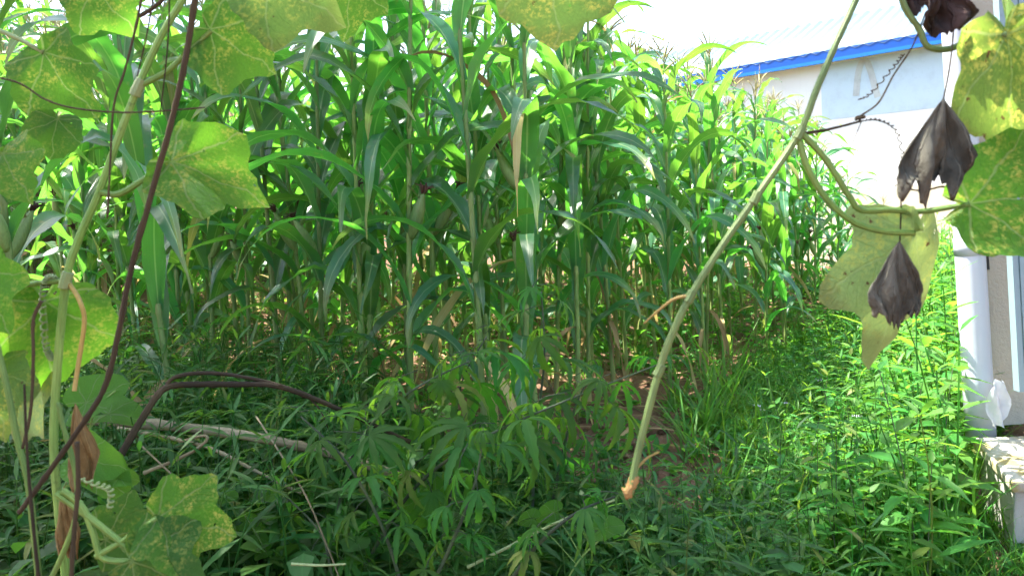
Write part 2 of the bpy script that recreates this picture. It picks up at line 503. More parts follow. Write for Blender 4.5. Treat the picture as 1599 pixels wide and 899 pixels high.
# ------------------------------------------------------------------ unseen tree added left of the plot, its crown casts the foreground shade
def add_shade_tree():
    r_ = random.Random(3)
    bx, by = -4.3, 1.9
    base = Vector((bx, by, gz(bx, by) - 0.1))
    e = empty('added_shade_tree', Matrix.Translation(base)); tag(e, 'added leafy tree out of view at the left, put there to shade the foreground', 'tree')
    top = Vector((-3.85, 3.9, 6.0)) - base
    m = MB()
    pts = crom([(0, 0, 0), (.15, .1, 1.4), (.5, .3, 2.9), (1.1, .7, 4.2), tuple(top)], 6)
    m.tube(pts, [.17 - .12 * i / (len(pts) - 1) for i in range(len(pts))], 10, jit=.06, rr=r_)
    ob('trunk', m.mesh('trunk', M['bark']), e)
    V, Fc = [], []
    cl = []
    for q in range(38):
        while True:
            u = Vector((r_.uniform(-1, 1), r_.uniform(-1, 1), r_.uniform(-1, 1)))
            if .25 < u.length < 1: break
        c = top + Vector((u.x * 2.2, u.y * 2.4, u.z * 1.2 + .2)); cl.append((c, r_.uniform(.45, .8)))
        st = Vector(pts[r_.randrange(10, len(pts))])
        mm = MB(); mm.tube(crom([tuple(st), tuple(st.lerp(c, .5) + Vector((0, 0, .15))), tuple(c)], 4), [.035 - .003 * i for i in range(9)], 5, cap=False)
        V.append(np.array([(*v, .5, .5) for v in mm.v])); Fc.append(mm.f)
    bm_ = MB()
    for v_, f_ in zip(V, Fc): bm_.add([tuple(x[:3]) for x in v_], f_)
    ob('limbs', bm_.mesh('limbs', M['bark']), e)['kind'] = 'stuff'
    lv = MB()
    for c, rd in cl:
        for q in range(int(420 * rd)):
            while True:
                u = Vector((r_.uniform(-1, 1), r_.uniform(-1, 1), r_.uniform(-1, 1)))
                if u.length < 1: break
            p = c + u * rd
            a = Vector((r_.uniform(-1, 1), r_.uniform(-1, 1), r_.uniform(-.6, .3))).normalized() * r_.uniform(.05, .085)
            b = a.cross(Vector((r_.uniform(-1, 1), r_.uniform(-1, 1), 1))).normalized() * a.length * .5
            lv.add([p - a, p + b, p + a * 1.1, p - b], [(0, 1, 2, 3)])
    ob('crown', lv.mesh('crown', M['shade_tree_leaf']), e)['kind'] = 'stuff'
add_shade_tree()

# ------------------------------------------------------------------ far building with the blue fascia
ZE = 3.0
E1, E2 = at_z(1462, 64, ZE), at_z(1085, 128, ZE)
bd = (E2 - E1); bd.z = 0; bd.normalize()                 # along the wall, going away
bn = Vector((-bd.y, bd.x, 0))
if bn.y > 0: bn = -bn                                    # wall normal, towards the camera side
b0 = E1 - bd * 1.2 - bn * 0.17
BL = 12.0
far = empty('far_building', Matrix(((bd.x, bn.x, 0, b0.x), (bd.y, bn.y, 0, b0.y), (0, 0, 1, 0), (0, 0, 0, 1))))
tag(far, 'cream building with blue fascia and corrugated roof behind the maize', 'building')
# local axes: x along the wall (away), y out of the wall, z up
z_band = at_z(1400, 291, 0).z
def wall_z(px, py):
    v = CAM_R @ Vector(((px - CX) / F0, -(py - CY) / F0, -1.0))
    return (CAM_P + v * ((b0 - CAM_P).dot(bn) / v.dot(bn)))
zb = wall_z(1400, 291).z
m = MB(); m.box((0, -0.2, zb), (BL, 0, ZE + 0.1)); ob('upper_wall', m.mesh('upper_wall', mat_plaster('white_wash', (0.78, 0.78, 0.76), amt=0.15), False), far)
m = MB(); m.box((0, -0.197, -0.3), (BL, 0.012, zb)); ob('lower_wall', m.mesh('lower_wall', mat_plaster('cream_wash', (0.62, 0.56, 0.42), amt=0.35), False), far)
def on_wall(px, py):
    p = wall_z(px, py)
    return (p - b0).dot(bd), p.z
xa, xb = sorted((on_wall(1478, 150)[0], on_wall(1283, 150)[0]))
m = MB(); m.box((max(xa, 0.02), 0.0, on_wall(1380, 172)[1] - 0.05), (xb, 0.004, ZE - 0.05)); ob('painted_panel', m.mesh('painted_panel', mat_paint('pale_blue_wash', (0.52, 0.64, 0.72), 0.8, 0.3, 0.2), False), far)
# faded orange painted arch on the wall
arch = [(1337, 150), (1340, 118), (1346, 98), (1353, 96), (1360, 112), (1366, 135), (1371, 152)]
cp = crom([(*on_wall(*p), 0) for p in arch], 5)
m = MB()
for i in range(len(cp) - 1):
    a, b = cp[i], cp[i + 1]
    t = (b - a) / max(np.linalg.norm(b - a), 1e-6); q = np.array([-t[1], t[0], 0]) * 0.045
    m.add([(*(a - q)[:2], 0), (*(a + q)[:2], 0), (*(b + q)[:2], 0), (*(b - q)[:2], 0)], [(0, 1, 2, 3)])
m.v = [(v[0], 0.008, v[1]) for v in m.v]
ob('painted_mark', m.mesh('painted_mark', mat_paint('faded_orange', (0.50, 0.54, 0.53), 0.8, 0.5, 0.2), False), far)
blue1, blue2 = mat_paint('fascia_blue', (0.004, 0.07, 0.34), 0.35, 0.1), mat_paint('fascia_light_blue', (0.01, 0.15, 0.55), 0.35, 0.1)
m = MB(); m.box((-0.1, 0.16, ZE), (BL, 0.19, ZE + 0.125)); ob('fascia_board', m.mesh('fascia_board', blue1, False), far)
m = MB(); m.box((-0.1, 0.15, ZE - 0.05), (BL, 0.215, ZE - 0.002)); ob('drip_trim', m.mesh('drip_trim', blue2, False), far)
m = MB(); m.box((0, 0.002, ZE + 0.02), (BL, 0.15, ZE + 0.04)); ob('soffit', m.mesh('soffit', mat_plaster('soffit_white', (0.6, 0.6, 0.58)), False), far)
roofm = mat_paint('roof_sheet_white', (0.14, 0.21, 0.27), 0.4, 0.15)
run, pitch = 1.75, rad(27)
SW = 0.76
for i in range(int(BL / SW)):
    m = MB()
    x0 = i * SW - 0.1
    n = 32
    lift = 0.004 * (i % 2)
    for j in range(2):
        for s in range(n + 1):
            x = x0 + (SW + 0.03) * s / n
            h = 0.018 * math.sin(2 * math.pi * x / 0.19)
            t = j * run
            m.v.append((x, 0.195 - t * math.cos(pitch), ZE + 0.105 + t * math.sin(pitch) + h + lift))
            m.uv.append((s / n, j))
    m.f = [(s, s + 1, n + 2 + s, n + 1 + s) for s in range(n)]
    o = ob('roof_sheet', m.mesh('roof_sheet', roofm), far)
    sm = o.modifiers.new('thickness', 'SOLIDIFY'); sm.thickness = 0.004
m = MB()   # the gable body under the roof, so that the roof has something to stand on
yb = 0.195 - run * math.cos(pitch)
m.add([(0, -0.2, 0), (0, yb - 4, 0), (BL, yb - 4, 0), (BL, -0.2, 0), (0, -0.2, ZE), (0, yb, ZE + 0.1 + run * math.sin(pitch) - 0.05), (0, yb - 4, ZE), (BL, -0.2, ZE), (BL, yb, ZE + 0.1 + run * math.sin(pitch) - 0.05), (BL, yb - 4, ZE)],
      [(0, 1, 6, 5, 4), (3, 7, 8, 9, 2), (1, 2, 9, 6), (5, 6, 9, 8), (4, 5, 8, 7)])
ob('gable_block', m.mesh('gable_block', mat_plaster('gable_wash', (0.7, 0.69, 0.66)), False), far)

# ------------------------------------------------------------------ near building at the edge: plinth, wall, downpipe, metal shutter
PB = Vector((1.60, 2.62, 0))
near = empty('near_building', Matrix.Translation(PB))
tag(near, 'corner of a weathered plastered building with white downpipe and mossy plinth', 'building')
def L(v): return Vector(v) - PB
def prism(name, poly_b, poly_t, mat, smooth=False, bev=0.0):
    m = MB(); n = len(poly_b)
    m.add([L(p) for p in poly_b] + [L(p) for p in poly_t],
          [tuple(range(n - 1, -1, -1)), tuple(range(n, 2 * n))] + [(i, (i + 1) % n, n + (i + 1) % n, n + i) for i in range(n)])
    o = ob(name, m.mesh(name, mat, smooth), near)
    if bev:
        b = o.modifiers.new('bevel', 'BEVEL'); b.width = bev; b.segments = 2
    return o
zp = 0.27
A, B = at_z(1538, 692, zp), at_z(1584, 748, zp)       # far and near corner of the plinth's left edge
A2, B2 = A + (A - B) * 0.15, B
outx = Vector((1.2, 0.0, 0))
pl = mat_plaster('plinth_plaster', (0.36, 0.35, 0.31), stain=(0.16, 0.15, 0.12), amt=0.7)
prism('plinth', [Vector((p.x - 0.015, p.y, -0.1)) for p in (B2, B2 + outx, A2 + outx, A2)],
      [Vector((p.x, p.y, zp - 0.035)) for p in (B2, B2 + outx, A2 + outx, A2)], pl, bev=0.006)
lip = 0.018
prism('plinth_cap', [Vector((p.x, p.y, zp - 0.033)) for p in (B2 + Vector((-lip, -lip, 0)), B2 + outx, A2 + outx, A2 + Vector((-lip, lip, 0)))],
      [Vector((p.x, p.y, zp)) for p in (B2 + Vector((-lip, -lip, 0)), B2 + outx, A2 + outx, A2 + Vector((-lip, lip, 0)))],
      mat_plaster('mossy_cap', (0.36, 0.34, 0.28), amt=0.5, moss=(0.27, 0.22, 0.09)), bev=0.007)
wm = mat_plaster('rough_plaster', (0.44, 0.40, 0.31), stain=(0.12, 0.11, 0.1), amt=0.45, bscale=90.0, bstr=0.9)
dW = 2.72
w_lo, w_hi = at(1543, 690, dW), at(1492, -60, dW)
lean = (w_hi - w_lo) / (w_hi.z - w_lo.z)
def up(p, z): return p + lean * (z - p.z)
back, side = Vector((0.75, 0.9, 0)), Vector((1.0, 0.1, 0))
p0 = up(w_lo, zp - 0.02)
q0 = up(w_lo, 3.2)
prism('wall', [p0, p0 + side, p0 + side + back, p0 + back], [q0, q0 + side, q0 + side + back, q0 + back], wm)
for za, zb2 in ((0.80, 0.88),):
    a, b = up(w_lo, za), up(w_lo, zb2)
    e = Vector((-0.006, -0.006, 0))
    prism('painted_gap', [a + e, a + side * 0.05 + e, a + side * 0.05 - e * 0.1, a - e * 0.1], [b + e, b + side * 0.05 + e, b + side * 0.05 - e * 0.1, b - e * 0.1], mat_plaster('gap_black', (0.03, 0.03, 0.028), amt=0.3))  # near-black strip laid on the wall, its colour stands for a shaded gap
# downpipe
m = MB()
dP = 2.66
pa, pb = at(1532, 688, dP), at(1487, -70, dP)
r = 0.047
m.tube([pa.lerp(pb, t / 8) - PB for t in range(9)], r, 20)
pipe = ob('downpipe', m.mesh('downpipe', mat_paint('pipe_white', (0.50, 0.53, 0.57), 0.35, 0.12)), near)
for t in (0.40,):
    c = pa.lerp(pb, t); d = (pb - pa).normalized() * 0.03
    m = MB(); m.tube([c - d - PB, c + d - PB], r + 0.002, 20)
    ob('pipe_collar', m.mesh('pipe_collar', mat_paint('collar_white', (0.46, 0.49, 0.53), 0.4, 0.12)), pipe)
# blue grey metal shutter in narrow vertical folds
sa, sb = at(1592, 612, 2.50), at(1556, -70, 2.50)
sm_ = mat_paint('shutter_grey', (0.20, 0.29, 0.31), 0.4, 0.25)
for i in range(7):
    m = MB()
    o_ = Vector((0.021 * i, -0.004 * (i % 2), 0))
    w_, d_ = Vector((0.019, 0, 0)), Vector((0, 0.03, 0))
    m.add([L(p) for p in (sa + o_, sa + o_ + w_, sa + o_ + w_ + d_, sa + o_ + d_, sb + o_, sb + o_ + w_, sb + o_ + w_ + d_, sb + o_ + d_)],
          [(3, 2, 1, 0), (4, 5, 6, 7), (0, 1, 5, 4), (1, 2, 6, 5), (2, 3, 7, 6), (3, 0, 4, 7)])
    ob('shutter_slat', m.mesh('shutter_slat', sm_, False), near)
# torn plastic scrap caught on the pipe
m = MB()
c0 = at(1553, 628, 2.57)
n = 9
for j in range(n):
    for i in range(n):
        u, v = i / (n - 1) - 0.5, j / (n - 1) - 0.5
        wv = 0.062 * (1 - 0.8 * v * v * 2) * (0.85 + 0.3 * R.random())
        m.v.append(c0 + Vector((u * wv, -0.02 + 0.02 * math.sin(9 * u + 5 * v) + R.uniform(-.004, .004), v * 0.15 + R.uniform(-.005, .005))))
        m.uv.append((u, v))
m.f = [(j * n + i, j * n + i + 1, (j + 1) * n + i + 1, (j + 1) * n + i) for j in range(n - 1) for i in range(n - 1)]
k = NT('torn_plastic'); me_pl = m.mesh('plastic_scrap', k.leafout(c4((0.7, 0.72, 0.75)), c4((0.6, 0.62, 0.66)), 0.3, 0.3))
tag(ob('plastic_scrap', me_pl), 'torn white plastic scrap caught at the foot of the white downpipe', 'plastic')

# ------------------------------------------------------------------ maize
def maize_leaf_mb(rr, mb_, base, az, Ln, Wd, th0, th1, pw, tw_, drift, kink=None, n=14, r0=0.012):
    ds = Ln / n
    p = Vector(base)
    ph1, ph2, fr = rr.uniform(0, 6.3), rr.uniform(0, 6.3), rr.uniform(2.2, 4.0)
    amp = Wd * rr.uniform(0.10, 0.24)
    vs, us, fs = [], [], []
    for i in range(n + 1):
        s = i / n
        th = th0 + (th1 - th0) * s ** pw
        if kink and s > kink[0]:
            th += kink[1] * min(1.0, (s - kink[0]) / 0.08)
        a = az + drift * s * s
        hd = Vector((math.cos(a), math.sin(a), 0))
        tg = hd * math.sin(th) + Vector((0, 0, 1)) * math.cos(th)
        lat = Vector((-math.sin(a), math.cos(a), 0))
        nm = tg.cross(lat)
        q = Matrix.Rotation(tw_ * s * s, 3, tg)
        lat, nm = q @ lat, q @ nm
        if i: p = p + tg * ds
        w = Wd * 0.5 * (0.42 + 0.58 * min(1.0, s / 0.22) ** 0.8) * max(0.0, 1 - s ** 2.6) ** 0.95
        w = max(w, 0.0012)
        fold = 0.55 * (1 - s) ** 1.5 + 0.12
        for u in (-1, -0.5, 0, 0.5, 1):
            rip = amp * u * u * math.sin(fr * 6.283 * s + (ph1 if u > 0 else ph2)) * min(1, s * 5) * (1 - s * 0.6)
            vs.append(p + lat * (u * w * math.cos(fold * 0.8)) - nm * (abs(u) * w * math.sin(fold * 0.8) * 1.0 + rip) * -1.0)
            us.append(((u + 1) / 2, s))
    for i in range(n):
        for k_ in range(4):
            b = i * 5 + k_
            fs.append((b, b + 1, b + 6, b + 5))
    mb_.add(vs, fs, us)


def maize_proto(seed, H=2.15, ears=1, droop=1.0):
    rr = random.Random(seed)
    parts = []
    nn = 14
    m = MB()
    bend = (rr.uniform(-0.05, 0.05), rr.uniform(-0.05, 0.05))
    def cx(z):
        t = z / H
        return Vector((bend[0] * t * t, bend[1] * t * t, z))
    zs = [0.0]
    for i in range(nn):
        zs.append(0.16 + (H - 0.35) * (i / (nn - 1)) ** 0.95)
    pts, rads_ = [Vector((0, 0, -0.06))], [0.015]
    for i, z in enumerate(zs):
        r_ = 0.0135 * (1 - 0.58 * (z / H))
        for dz, k_ in ((-0.012, 1.0), (0.0, 1.28), (0.012, 1.12)):
            pts.append(cx(max(z + dz, -0.02 + dz))); rads_.append(r_ * k_)
        if i < len(zs) - 1:
            pts.append(cx((z + zs[i + 1]) / 2)); rads_.append(r_ * 1.0)
    pts.append(cx(H - 0.1)); rads_.append(0.0045)
    m.tube(pts, rads_, 8)
    parts.append(('stalk', m.mesh('stalk', M['stalk'])))
    az0 = rr.uniform(0, 6.28)
    for i in range(2, nn + 1):
        z = zs[i]
        t = (i - 2) / (nn - 2)
        az = az0 + math.pi * (i % 2) + rr.uniform(-0.5, 0.5)
        Ln = (0.52 + 0.42 * math.sin(math.pi * min(1, t * 0.9 + 0.12))) * rr.uniform(0.85, 1.12)
        Wd = (0.058 + 0.042 * math.sin(math.pi * min(1, t * 0.85 + 0.1))) * rr.uniform(0.88, 1.12)
        dryp = 0.4 if t < 0.1 else 0.13 if t < 0.28 else 0.03
        m = MB()
        if rr.random() < dryp:
            dead = rr.random() < 0.6
            maize_leaf_mb(rr, m, cx(z), az, Ln * 0.8, Wd * (0.45 if dead else 0.8), rad(rr.uniform(30, 60)), rad(rr.uniform(160, 178)), rr.uniform(0.35, 0.6), rr.uniform(-4, 4), rr.uniform(-0.6, 0.6))
            parts.append(('leaf', m.mesh('dry_leaf', M['maize_dry'] if dead else M['maize_yellow'])))
            continue
        th0 = rad(rr.uniform(10, 26)) * (1.1 - 0.4 * t)
        th1 = rad(rr.uniform(140, 182)) * (1 - 0.22 * t * droop)
        kink = (rr.uniform(0.3, 0.7), rad(rr.uniform(30, 80))) if rr.random() < 0.28 else None
        if kink: th1 *= 0.7
        maize_leaf_mb(rr, m, cx(z), az, Ln, Wd, th0, th1, rr.uniform(1.0, 1.9), rr.uniform(-1.6, 1.6), rr.uniform(-0.6, 0.6), kink)
        parts.append(('leaf', m.mesh('leaf', M['maize'])))
    for e in range(ears):
        zi = zs[6 + e + rr.randint(0, 1)]
        az = rr.uniform(0, 6.28); tl = rad(rr.uniform(14, 30))
        d = Vector((math.cos(az) * math.sin(tl), math.sin(az) * math.sin(tl), math.cos(tl)))
        b = cx(zi) + Vector((d.x, d.y, 0)) * 0.02
        Le = rr.uniform(0.17, 0.23)
        prof = [(0, .008), (.08, .015), (.25, .024), (.45, .027), (.65, .024), (.82, .016), (.93, .010), (1.0, .006)]
        m = MB(); m.tube([b + d * (Le * t_) for t_, _ in prof], [r_ for _, r_ in prof], 9)
        for q in range(3):   # loose husk tips
            maize_leaf_mb(rr, m, b + d * Le * 0.75, az + q * 2.1, 0.09, 0.02, tl * 0.6, tl + rad(30), 1.0, 0.3, 0.2, n=4)
        husk = ('ear', m.mesh('ear', M['husk']), [])
        m = MB()
        tip = b + d * Le * 0.97
        for q in range(16):
            dd = (d + Vector((rr.uniform(-.5, .5), rr.uniform(-.5, .5), rr.uniform(-.3, .4)))).normalized()
            p1 = tip + dd * rr.uniform(.02, .035)
            p2 = p1 + (dd + Vector((rr.uniform(-.4, .4), rr.uniform(-.4, .4), -0.8))).normalized() * rr.uniform(.015, .035)
            m.tube([tip - d * 0.01, p1, p2], [0.005, 0.0045, 0.001], 4)
        husk[2].append(('silk', m.mesh('silk', M['silk'])))
        parts.append(husk)
    m = MB()
    top = cx(H - 0.1)
    for q in range(9):
        a = rr.uniform(0, 6.28); sp_ = 0.0 if q == 0 else rad(rr.uniform(15, 45))
        dd = Vector((math.cos(a) * math.sin(sp_), math.sin(a) * math.sin(sp_), math.cos(sp_)))
        l_ = 0.30 if q == 0 else rr.uniform(0.14, 0.22)
        b = top + Vector((0, 0, 0.0 if q == 0 else rr.uniform(0.03, 0.12)))
        pp_ = [b + dd * l_ * t_ + Vector((dd.x, dd.y, 0)) * (0.25 * l_ * t_ * t_) + Vector((0, 0, -0.25 * l_ * t_ * t_ * (q > 0))) for t_ in (0, .2, .4, .6, .8, 1)]
        m.tube(pp_, [.002, .0035, .0045, .004, .0035, .001], 4, jit=0.5, rr=rr)
    parts.append(('tassel', m.mesh('tassel', M['tassel'])))
    return parts


def place_plant(name, parts, mat, label, cat, group):
    e = empty(name, mat)
    tag(e, label, cat, group)
    for p in parts:
        o = ob(p[0], p[1], e)
        if len(p) > 2:
            for s in p[2]:
                ob(s[0], s[1], o)
    return e


EARS = [1, 1, 2, 0, 1, 1, 0, 1, 1, 1]
PROTO = [maize_proto(100 + i, H=[2.2, 2.3, 2.1, 2.35, 2.15, 2.25, 2.05, 2.2, 2.3, 2.12][i], ears=EARS[i], droop=[1, .6, 1, 1.3, .4, 1, 1, .7, 1.2, 1][i]) for i in range(10)]
FRONT = [(-6.0, 7.2), (-3.6, 5.6), (-2.5, 4.7), (-1.3, 4.0), (-0.75, 3.4), (-0.3, 3.05), (0.18, 3.1), (0.3, 3.9), (0.6, 4.1), (1.0, 4.3), (1.5, 4.9), (2.2, 5.7), (3.1, 6.5)]
def front_y(x):
    return float(np.interp(x, [p[0] for p in FRONT], [p[1] for p in FRONT]))
def wall_gap(x, y):
    return (Vector((x, y, 0)) - Vector((b0.x, b0.y, 0))).dot(bn)

spots = []
y = 3.0
while y < 11.5:
    x = -7.5 + R.uniform(0, 0.2)
    while x < 3.3:
        xx, yy = x + R.uniform(-.07, .07), y + R.uniform(-.10, .10) + 0.05 * x
        fy = front_y(xx)
        px, py, _ = to_px((xx, yy, 1.0))
        if yy > fy + .05 and wall_gap(xx, yy) > 0.9 and -160 < px < 1350:
            if R.random() < (0.9 if yy - fy < 0.9 else 0.62 if yy - fy < 3.5 else 0.7):
                spots.append((xx, yy, yy - fy))
        x += 0.25
    y += 0.5
# front edge plants sit along the edge itself
for t in np.arange(0, 1.001, 1 / 24.0):
    x = -2.9 + t * 5.9
    spots.append((x + R.uniform(-.06, .06), front_y(x) - 0.05 + R.uniform(-.08, .08), -0.1))
spots += [(-1.62, 2.55, -0.5), (-1.95, 3.05, -0.5), (-1.38, 3.1, -0.5)]
spots.sort(key=lambda q: q[2])
print('all maize', len(spots))
spots, rear = spots[:296], spots[296:]
def maize_matrix(i, q):
    rr = random.Random(1000 + i)
    sc = rr.uniform(0.92, 1.1)
    pi = rr.randrange(10)
    g = gz(q[0], q[1])
    px, _, d = to_px((q[0], q[1], g + 1))
    if px > 930:   # the stand gets lower towards the building end
        top = float(np.interp(px, [930, 1020, 1100, 1200, 1280, 1345], [-120, 30, 115, 150, 215, 320]))
        sc = min(sc, max(0.45, (CAM_H + (CY - 42 - (px - 800) * .0437 - top) / F0 * d) / 2.3) * rr.uniform(.88, 1.08))
    return pi, Matrix.Translation((q[0], q[1], g)) @ Matrix.Rotation(rr.uniform(-.06, .06), 4, 'X') @ Matrix.Rotation(rr.uniform(-.06, .06), 4, 'Y') @ Matrix.Rotation(rr.uniform(0, 6.283), 4, 'Z') @ Matrix.Scale(sc, 4)
print('maize plants', len(spots))
fr_sorted = sorted([s for s in spots if -0.3 < s[2] <= 0.0], key=lambda s: to_px((s[0], s[1], 1))[0])
ORD = ['first', 'second', 'third', 'fourth', 'fifth', 'sixth', 'seventh', 'eighth', 'ninth', 'tenth', 'eleventh', 'twelfth', 'thirteenth', 'fourteenth', 'fifteenth', 'sixteenth', 'seventeenth', 'eighteenth', 'nineteenth', 'twentieth', 'twenty-first', 'twenty-second', 'twenty-third', 'twenty-fourth', 'twenty-fifth', 'twenty-sixth', 'twenty-seventh', 'twenty-eighth', 'twenty-ninth', 'thirtieth']
for i, s in enumerate(spots):
    pi, mat = maize_matrix(i, s)
    px = to_px((s[0], s[1], 1))[0]
    if s[2] <= -0.3:
        lab = 'maize plant ahead of the front row behind the climbing vine, %s from the left' % ORD[sorted([q[0] for q in spots if q[2] <= -0.3]).index(s[0])]
    elif s[2] <= 0.0:
        lab = 'maize plant on the front edge of the field, %s from the left' % ORD[min(fr_sorted.index(s), 29)]
    else:
        dep = 'just behind the front edge' if s[2] < 0.7 else 'two rows in' if s[2] < 1.4 else 'in the middle rows' if s[2] < 2.6 else 'in the rearmost rows'
        ac = next(t for lim, t in ((150, 'at the left edge'), (350, 'behind the climbing vine'), (550, 'beyond the bent branch'), (750, 'beyond the leaning palmate plants'), (950, 'in mid picture'), (1130, 'beyond the bare soil'), (1240, 'beyond the grass clumps'), (9999, 'nearest the cream building')) if px < lim)
        lab = 'maize plant bearing %s, %s, %s' % (('no ear', 'one ear', 'two ears')[EARS[pi]], dep, ac)
    place_plant('maize_plant', PROTO[pi], mat, lab, 'maize', lab if s[2] > 0 else 'maize plants on the front edge of the field')

# ------------------------------------------------------------------ small plant templates (numpy) and scattering
def leaf_t(Ln, Wd, fold=0.25, droop=0.3):
    """ovate leaf along +x, 8 verts"""
    V = []
    for s, w in ((0, 0), (0.33, 1), (0.68, 0.72), (1, 0)):
        z = -droop * Ln * s * s
        x = Ln * s
        if w == 0: V.append((x, 0, z, 0.5, s))
        else:
            for u in (-1, 0, 1):
                V.append((x, u * Wd / 2 * w, z + abs(u) * fold * Wd * 0.5, (u + 1) / 2, s))
    Fc = [(0, 2, 1), (0, 3, 2), (1, 2, 5, 4), (2, 3, 6, 5), (4, 5, 7), (5, 6, 7)]
    return np.array(V), Fc


def blade_t(Ln, Wd, th0, th1, n=5):
    V, p = [], np.zeros(3)
    for i in range(n + 1):
        s = i / n; th = th0 + (th1 - th0) * s
        if i: p = p + np.array([math.sin(th), 0, math.cos(th)]) * Ln / n
        w = Wd / 2 * (1 - s ** 2) + 0.0003
        V += [(p[0], -w, p[2], 0.1, s), (p[0], w, p[2], 0.9, s)]
    return np.array(V), [(2 * i, 2 * i + 1, 2 * i + 3, 2 * i + 2) for i in range(n)]


def xf(V, rz, tilt, pos, roll=0.0):
    """tilt about y (positive lifts the tip), then rz about z"""
    o = V.copy()
    P = np.array(Matrix.Rotation(rz, 3, 'Z') @ Matrix.Rotation(-tilt, 3, 'Y') @ Matrix.Rotation(roll, 3, 'X'))
    o[:, :3] = V[:, :3] @ P.T + np.array(pos)
    return o


def stem_t(pts, r, n=3):
    m = MB(); m.tube(pts, [r * (1 - 0.6 * i / max(1, len(pts) - 1)) for i in range(len(pts))], n, cap=False)
    return np.array([(*v, 0.2, 0.5) for v in m.v]), m.f


def weed_parts(rr, H, pairs, Ln, Wd, narrow=1.0):
    """[('stem',V,F), ('leaf',V,F)...] an upright weed with opposite leaves"""
    bx, by = rr.uniform(-.2, .2) * H, rr.uniform(-.2, .2) * H
    def c(t): return Vector((bx * t * t, by * t * t, H * t))
    out = [('stem', *stem_t([c(t / 5) for t in range(6)], 0.0028, 4))]
    a0 = rr.uniform(0, 6.28)
    for i in range(pairs):
        t = 0.22 + 0.78 * i / max(1, pairs - 1)
        for sgn in (0, 1):
            l_ = Ln * (1.0 - 0.45 * max(0, t - 0.5) * 2) * rr.uniform(0.8, 1.2)
            V, Fc = leaf_t(l_, Wd * l_ / Ln * narrow, rr.uniform(.1, .5), rr.uniform(.05, .5))
            V = xf(V, a0 + math.pi * sgn + i * 1.57 + rr.uniform(-.3, .3), rr.uniform(-.1, .6) + (t > .95) * .5, c(t), rr.uniform(-.3, .3))
            out.append(('leaf', V, Fc))
    return out


def merge(parts):
    Vs, Fs, b = [], [], 0
    for _, V, Fc in parts:
        Vs.append(V); Fs += [tuple(i + b for i in f) for f in Fc]; b += len(V)
    return np.vstack(Vs), Fs


def np_mesh(name, mat, chunks):
    """chunks: list of (V (k,n,5) placed copies, faces of the template)"""
    Vall, loops, starts, tot, b, ls = [], [], [], [], 0, 0
    for V, Fc in chunks:
        k_, n_, _ = V.shape
        Vall.append(V.reshape(-1, 5))
        offs = (np.arange(k_) * n_ + b)[:, None]
        for size in (3, 4):
            F_ = np.array([f for f in Fc if len(f) == size], dtype=np.int64)
            if len(F_) == 0: continue
            LI = (F_.reshape(1, -1) + offs).ravel()
            loops.append(LI)
            nf = len(F_) * k_
            tot.append(np.full(nf, size)); starts.append(ls + np.arange(nf) * size)
            ls += len(LI)
        b += k_ * n_
    Vall = np.vstack(Vall); loops = np.concatenate(loops).astype(np.int32); starts = np.concatenate(starts).astype(np.int32)
    me = bpy.data.meshes.new(name)
    me.vertices.add(len(Vall)); me.vertices.foreach_set('co', Vall[:, :3].astype(np.float32).ravel())
    me.loops.add(len(loops)); me.loops.foreach_set('vertex_index', loops)
    me.polygons.add(len(starts)); me.polygons.foreach_set('loop_start', starts)
    me.polygons.foreach_set('use_smooth', np.ones(len(starts), dtype=bool))
    uvl = me.uv_layers.new(name='UVMap')
    uvl.data.foreach_set('uv', Vall[loops][:, 3:5].astype(np.float32).ravel())
    me.materials.append(mat)
    me.update(calc_edges=True)
    me.validate()
    return me


def scatter(name, mat, temps, pts, smin, smax, label, tiltmax=0.2):
    """pts: list of (x, y, scale factor)"""
    P = np.array(pts)
    pick = NR.randint(0, len(temps), len(P))
    chunks = []
    for ti, (V, Fc) in enumerate(temps):
        Q = P[pick == ti]
        if len(Q) == 0: continue
        k_ = len(Q)
        rz = NR.uniform(0, 6.283, k_); s = NR.uniform(smin, smax, k_) * Q[:, 2]
        tx, ty = NR.uniform(-tiltmax, tiltmax, k_), NR.uniform(-tiltmax, tiltmax, k_)
        c, sn = np.cos(rz), np.sin(rz)
        X = (V[None, :, 0] * c[:, None] - V[None, :, 1] * sn[:, None]) * s[:, None]
        Y = (V[None, :, 0] * sn[:, None] + V[None, :, 1] * c[:, None]) * s[:, None]
        Z = np.repeat(V[None, :, 2], k_, 0) * s[:, None]
        X = X + Z * tx[:, None]; Y = Y + Z * ty[:, None]
        zg = np.array([gz(a, b_) for a, b_ in Q[:, :2]])
        O = np.stack([X + Q[:, 0][:, None], Y + Q[:, 1][:, None], Z + zg[:, None] - 0.005,
                      np.repeat(V[None, :, 3], k_, 0), np.repeat(V[None, :, 4], k_, 0)], -1)
        chunks.append((O, Fc))
    o = ob(name, np_mesh(name, mat, chunks))
    tag(o, label, None, None, 'stuff')
    return o


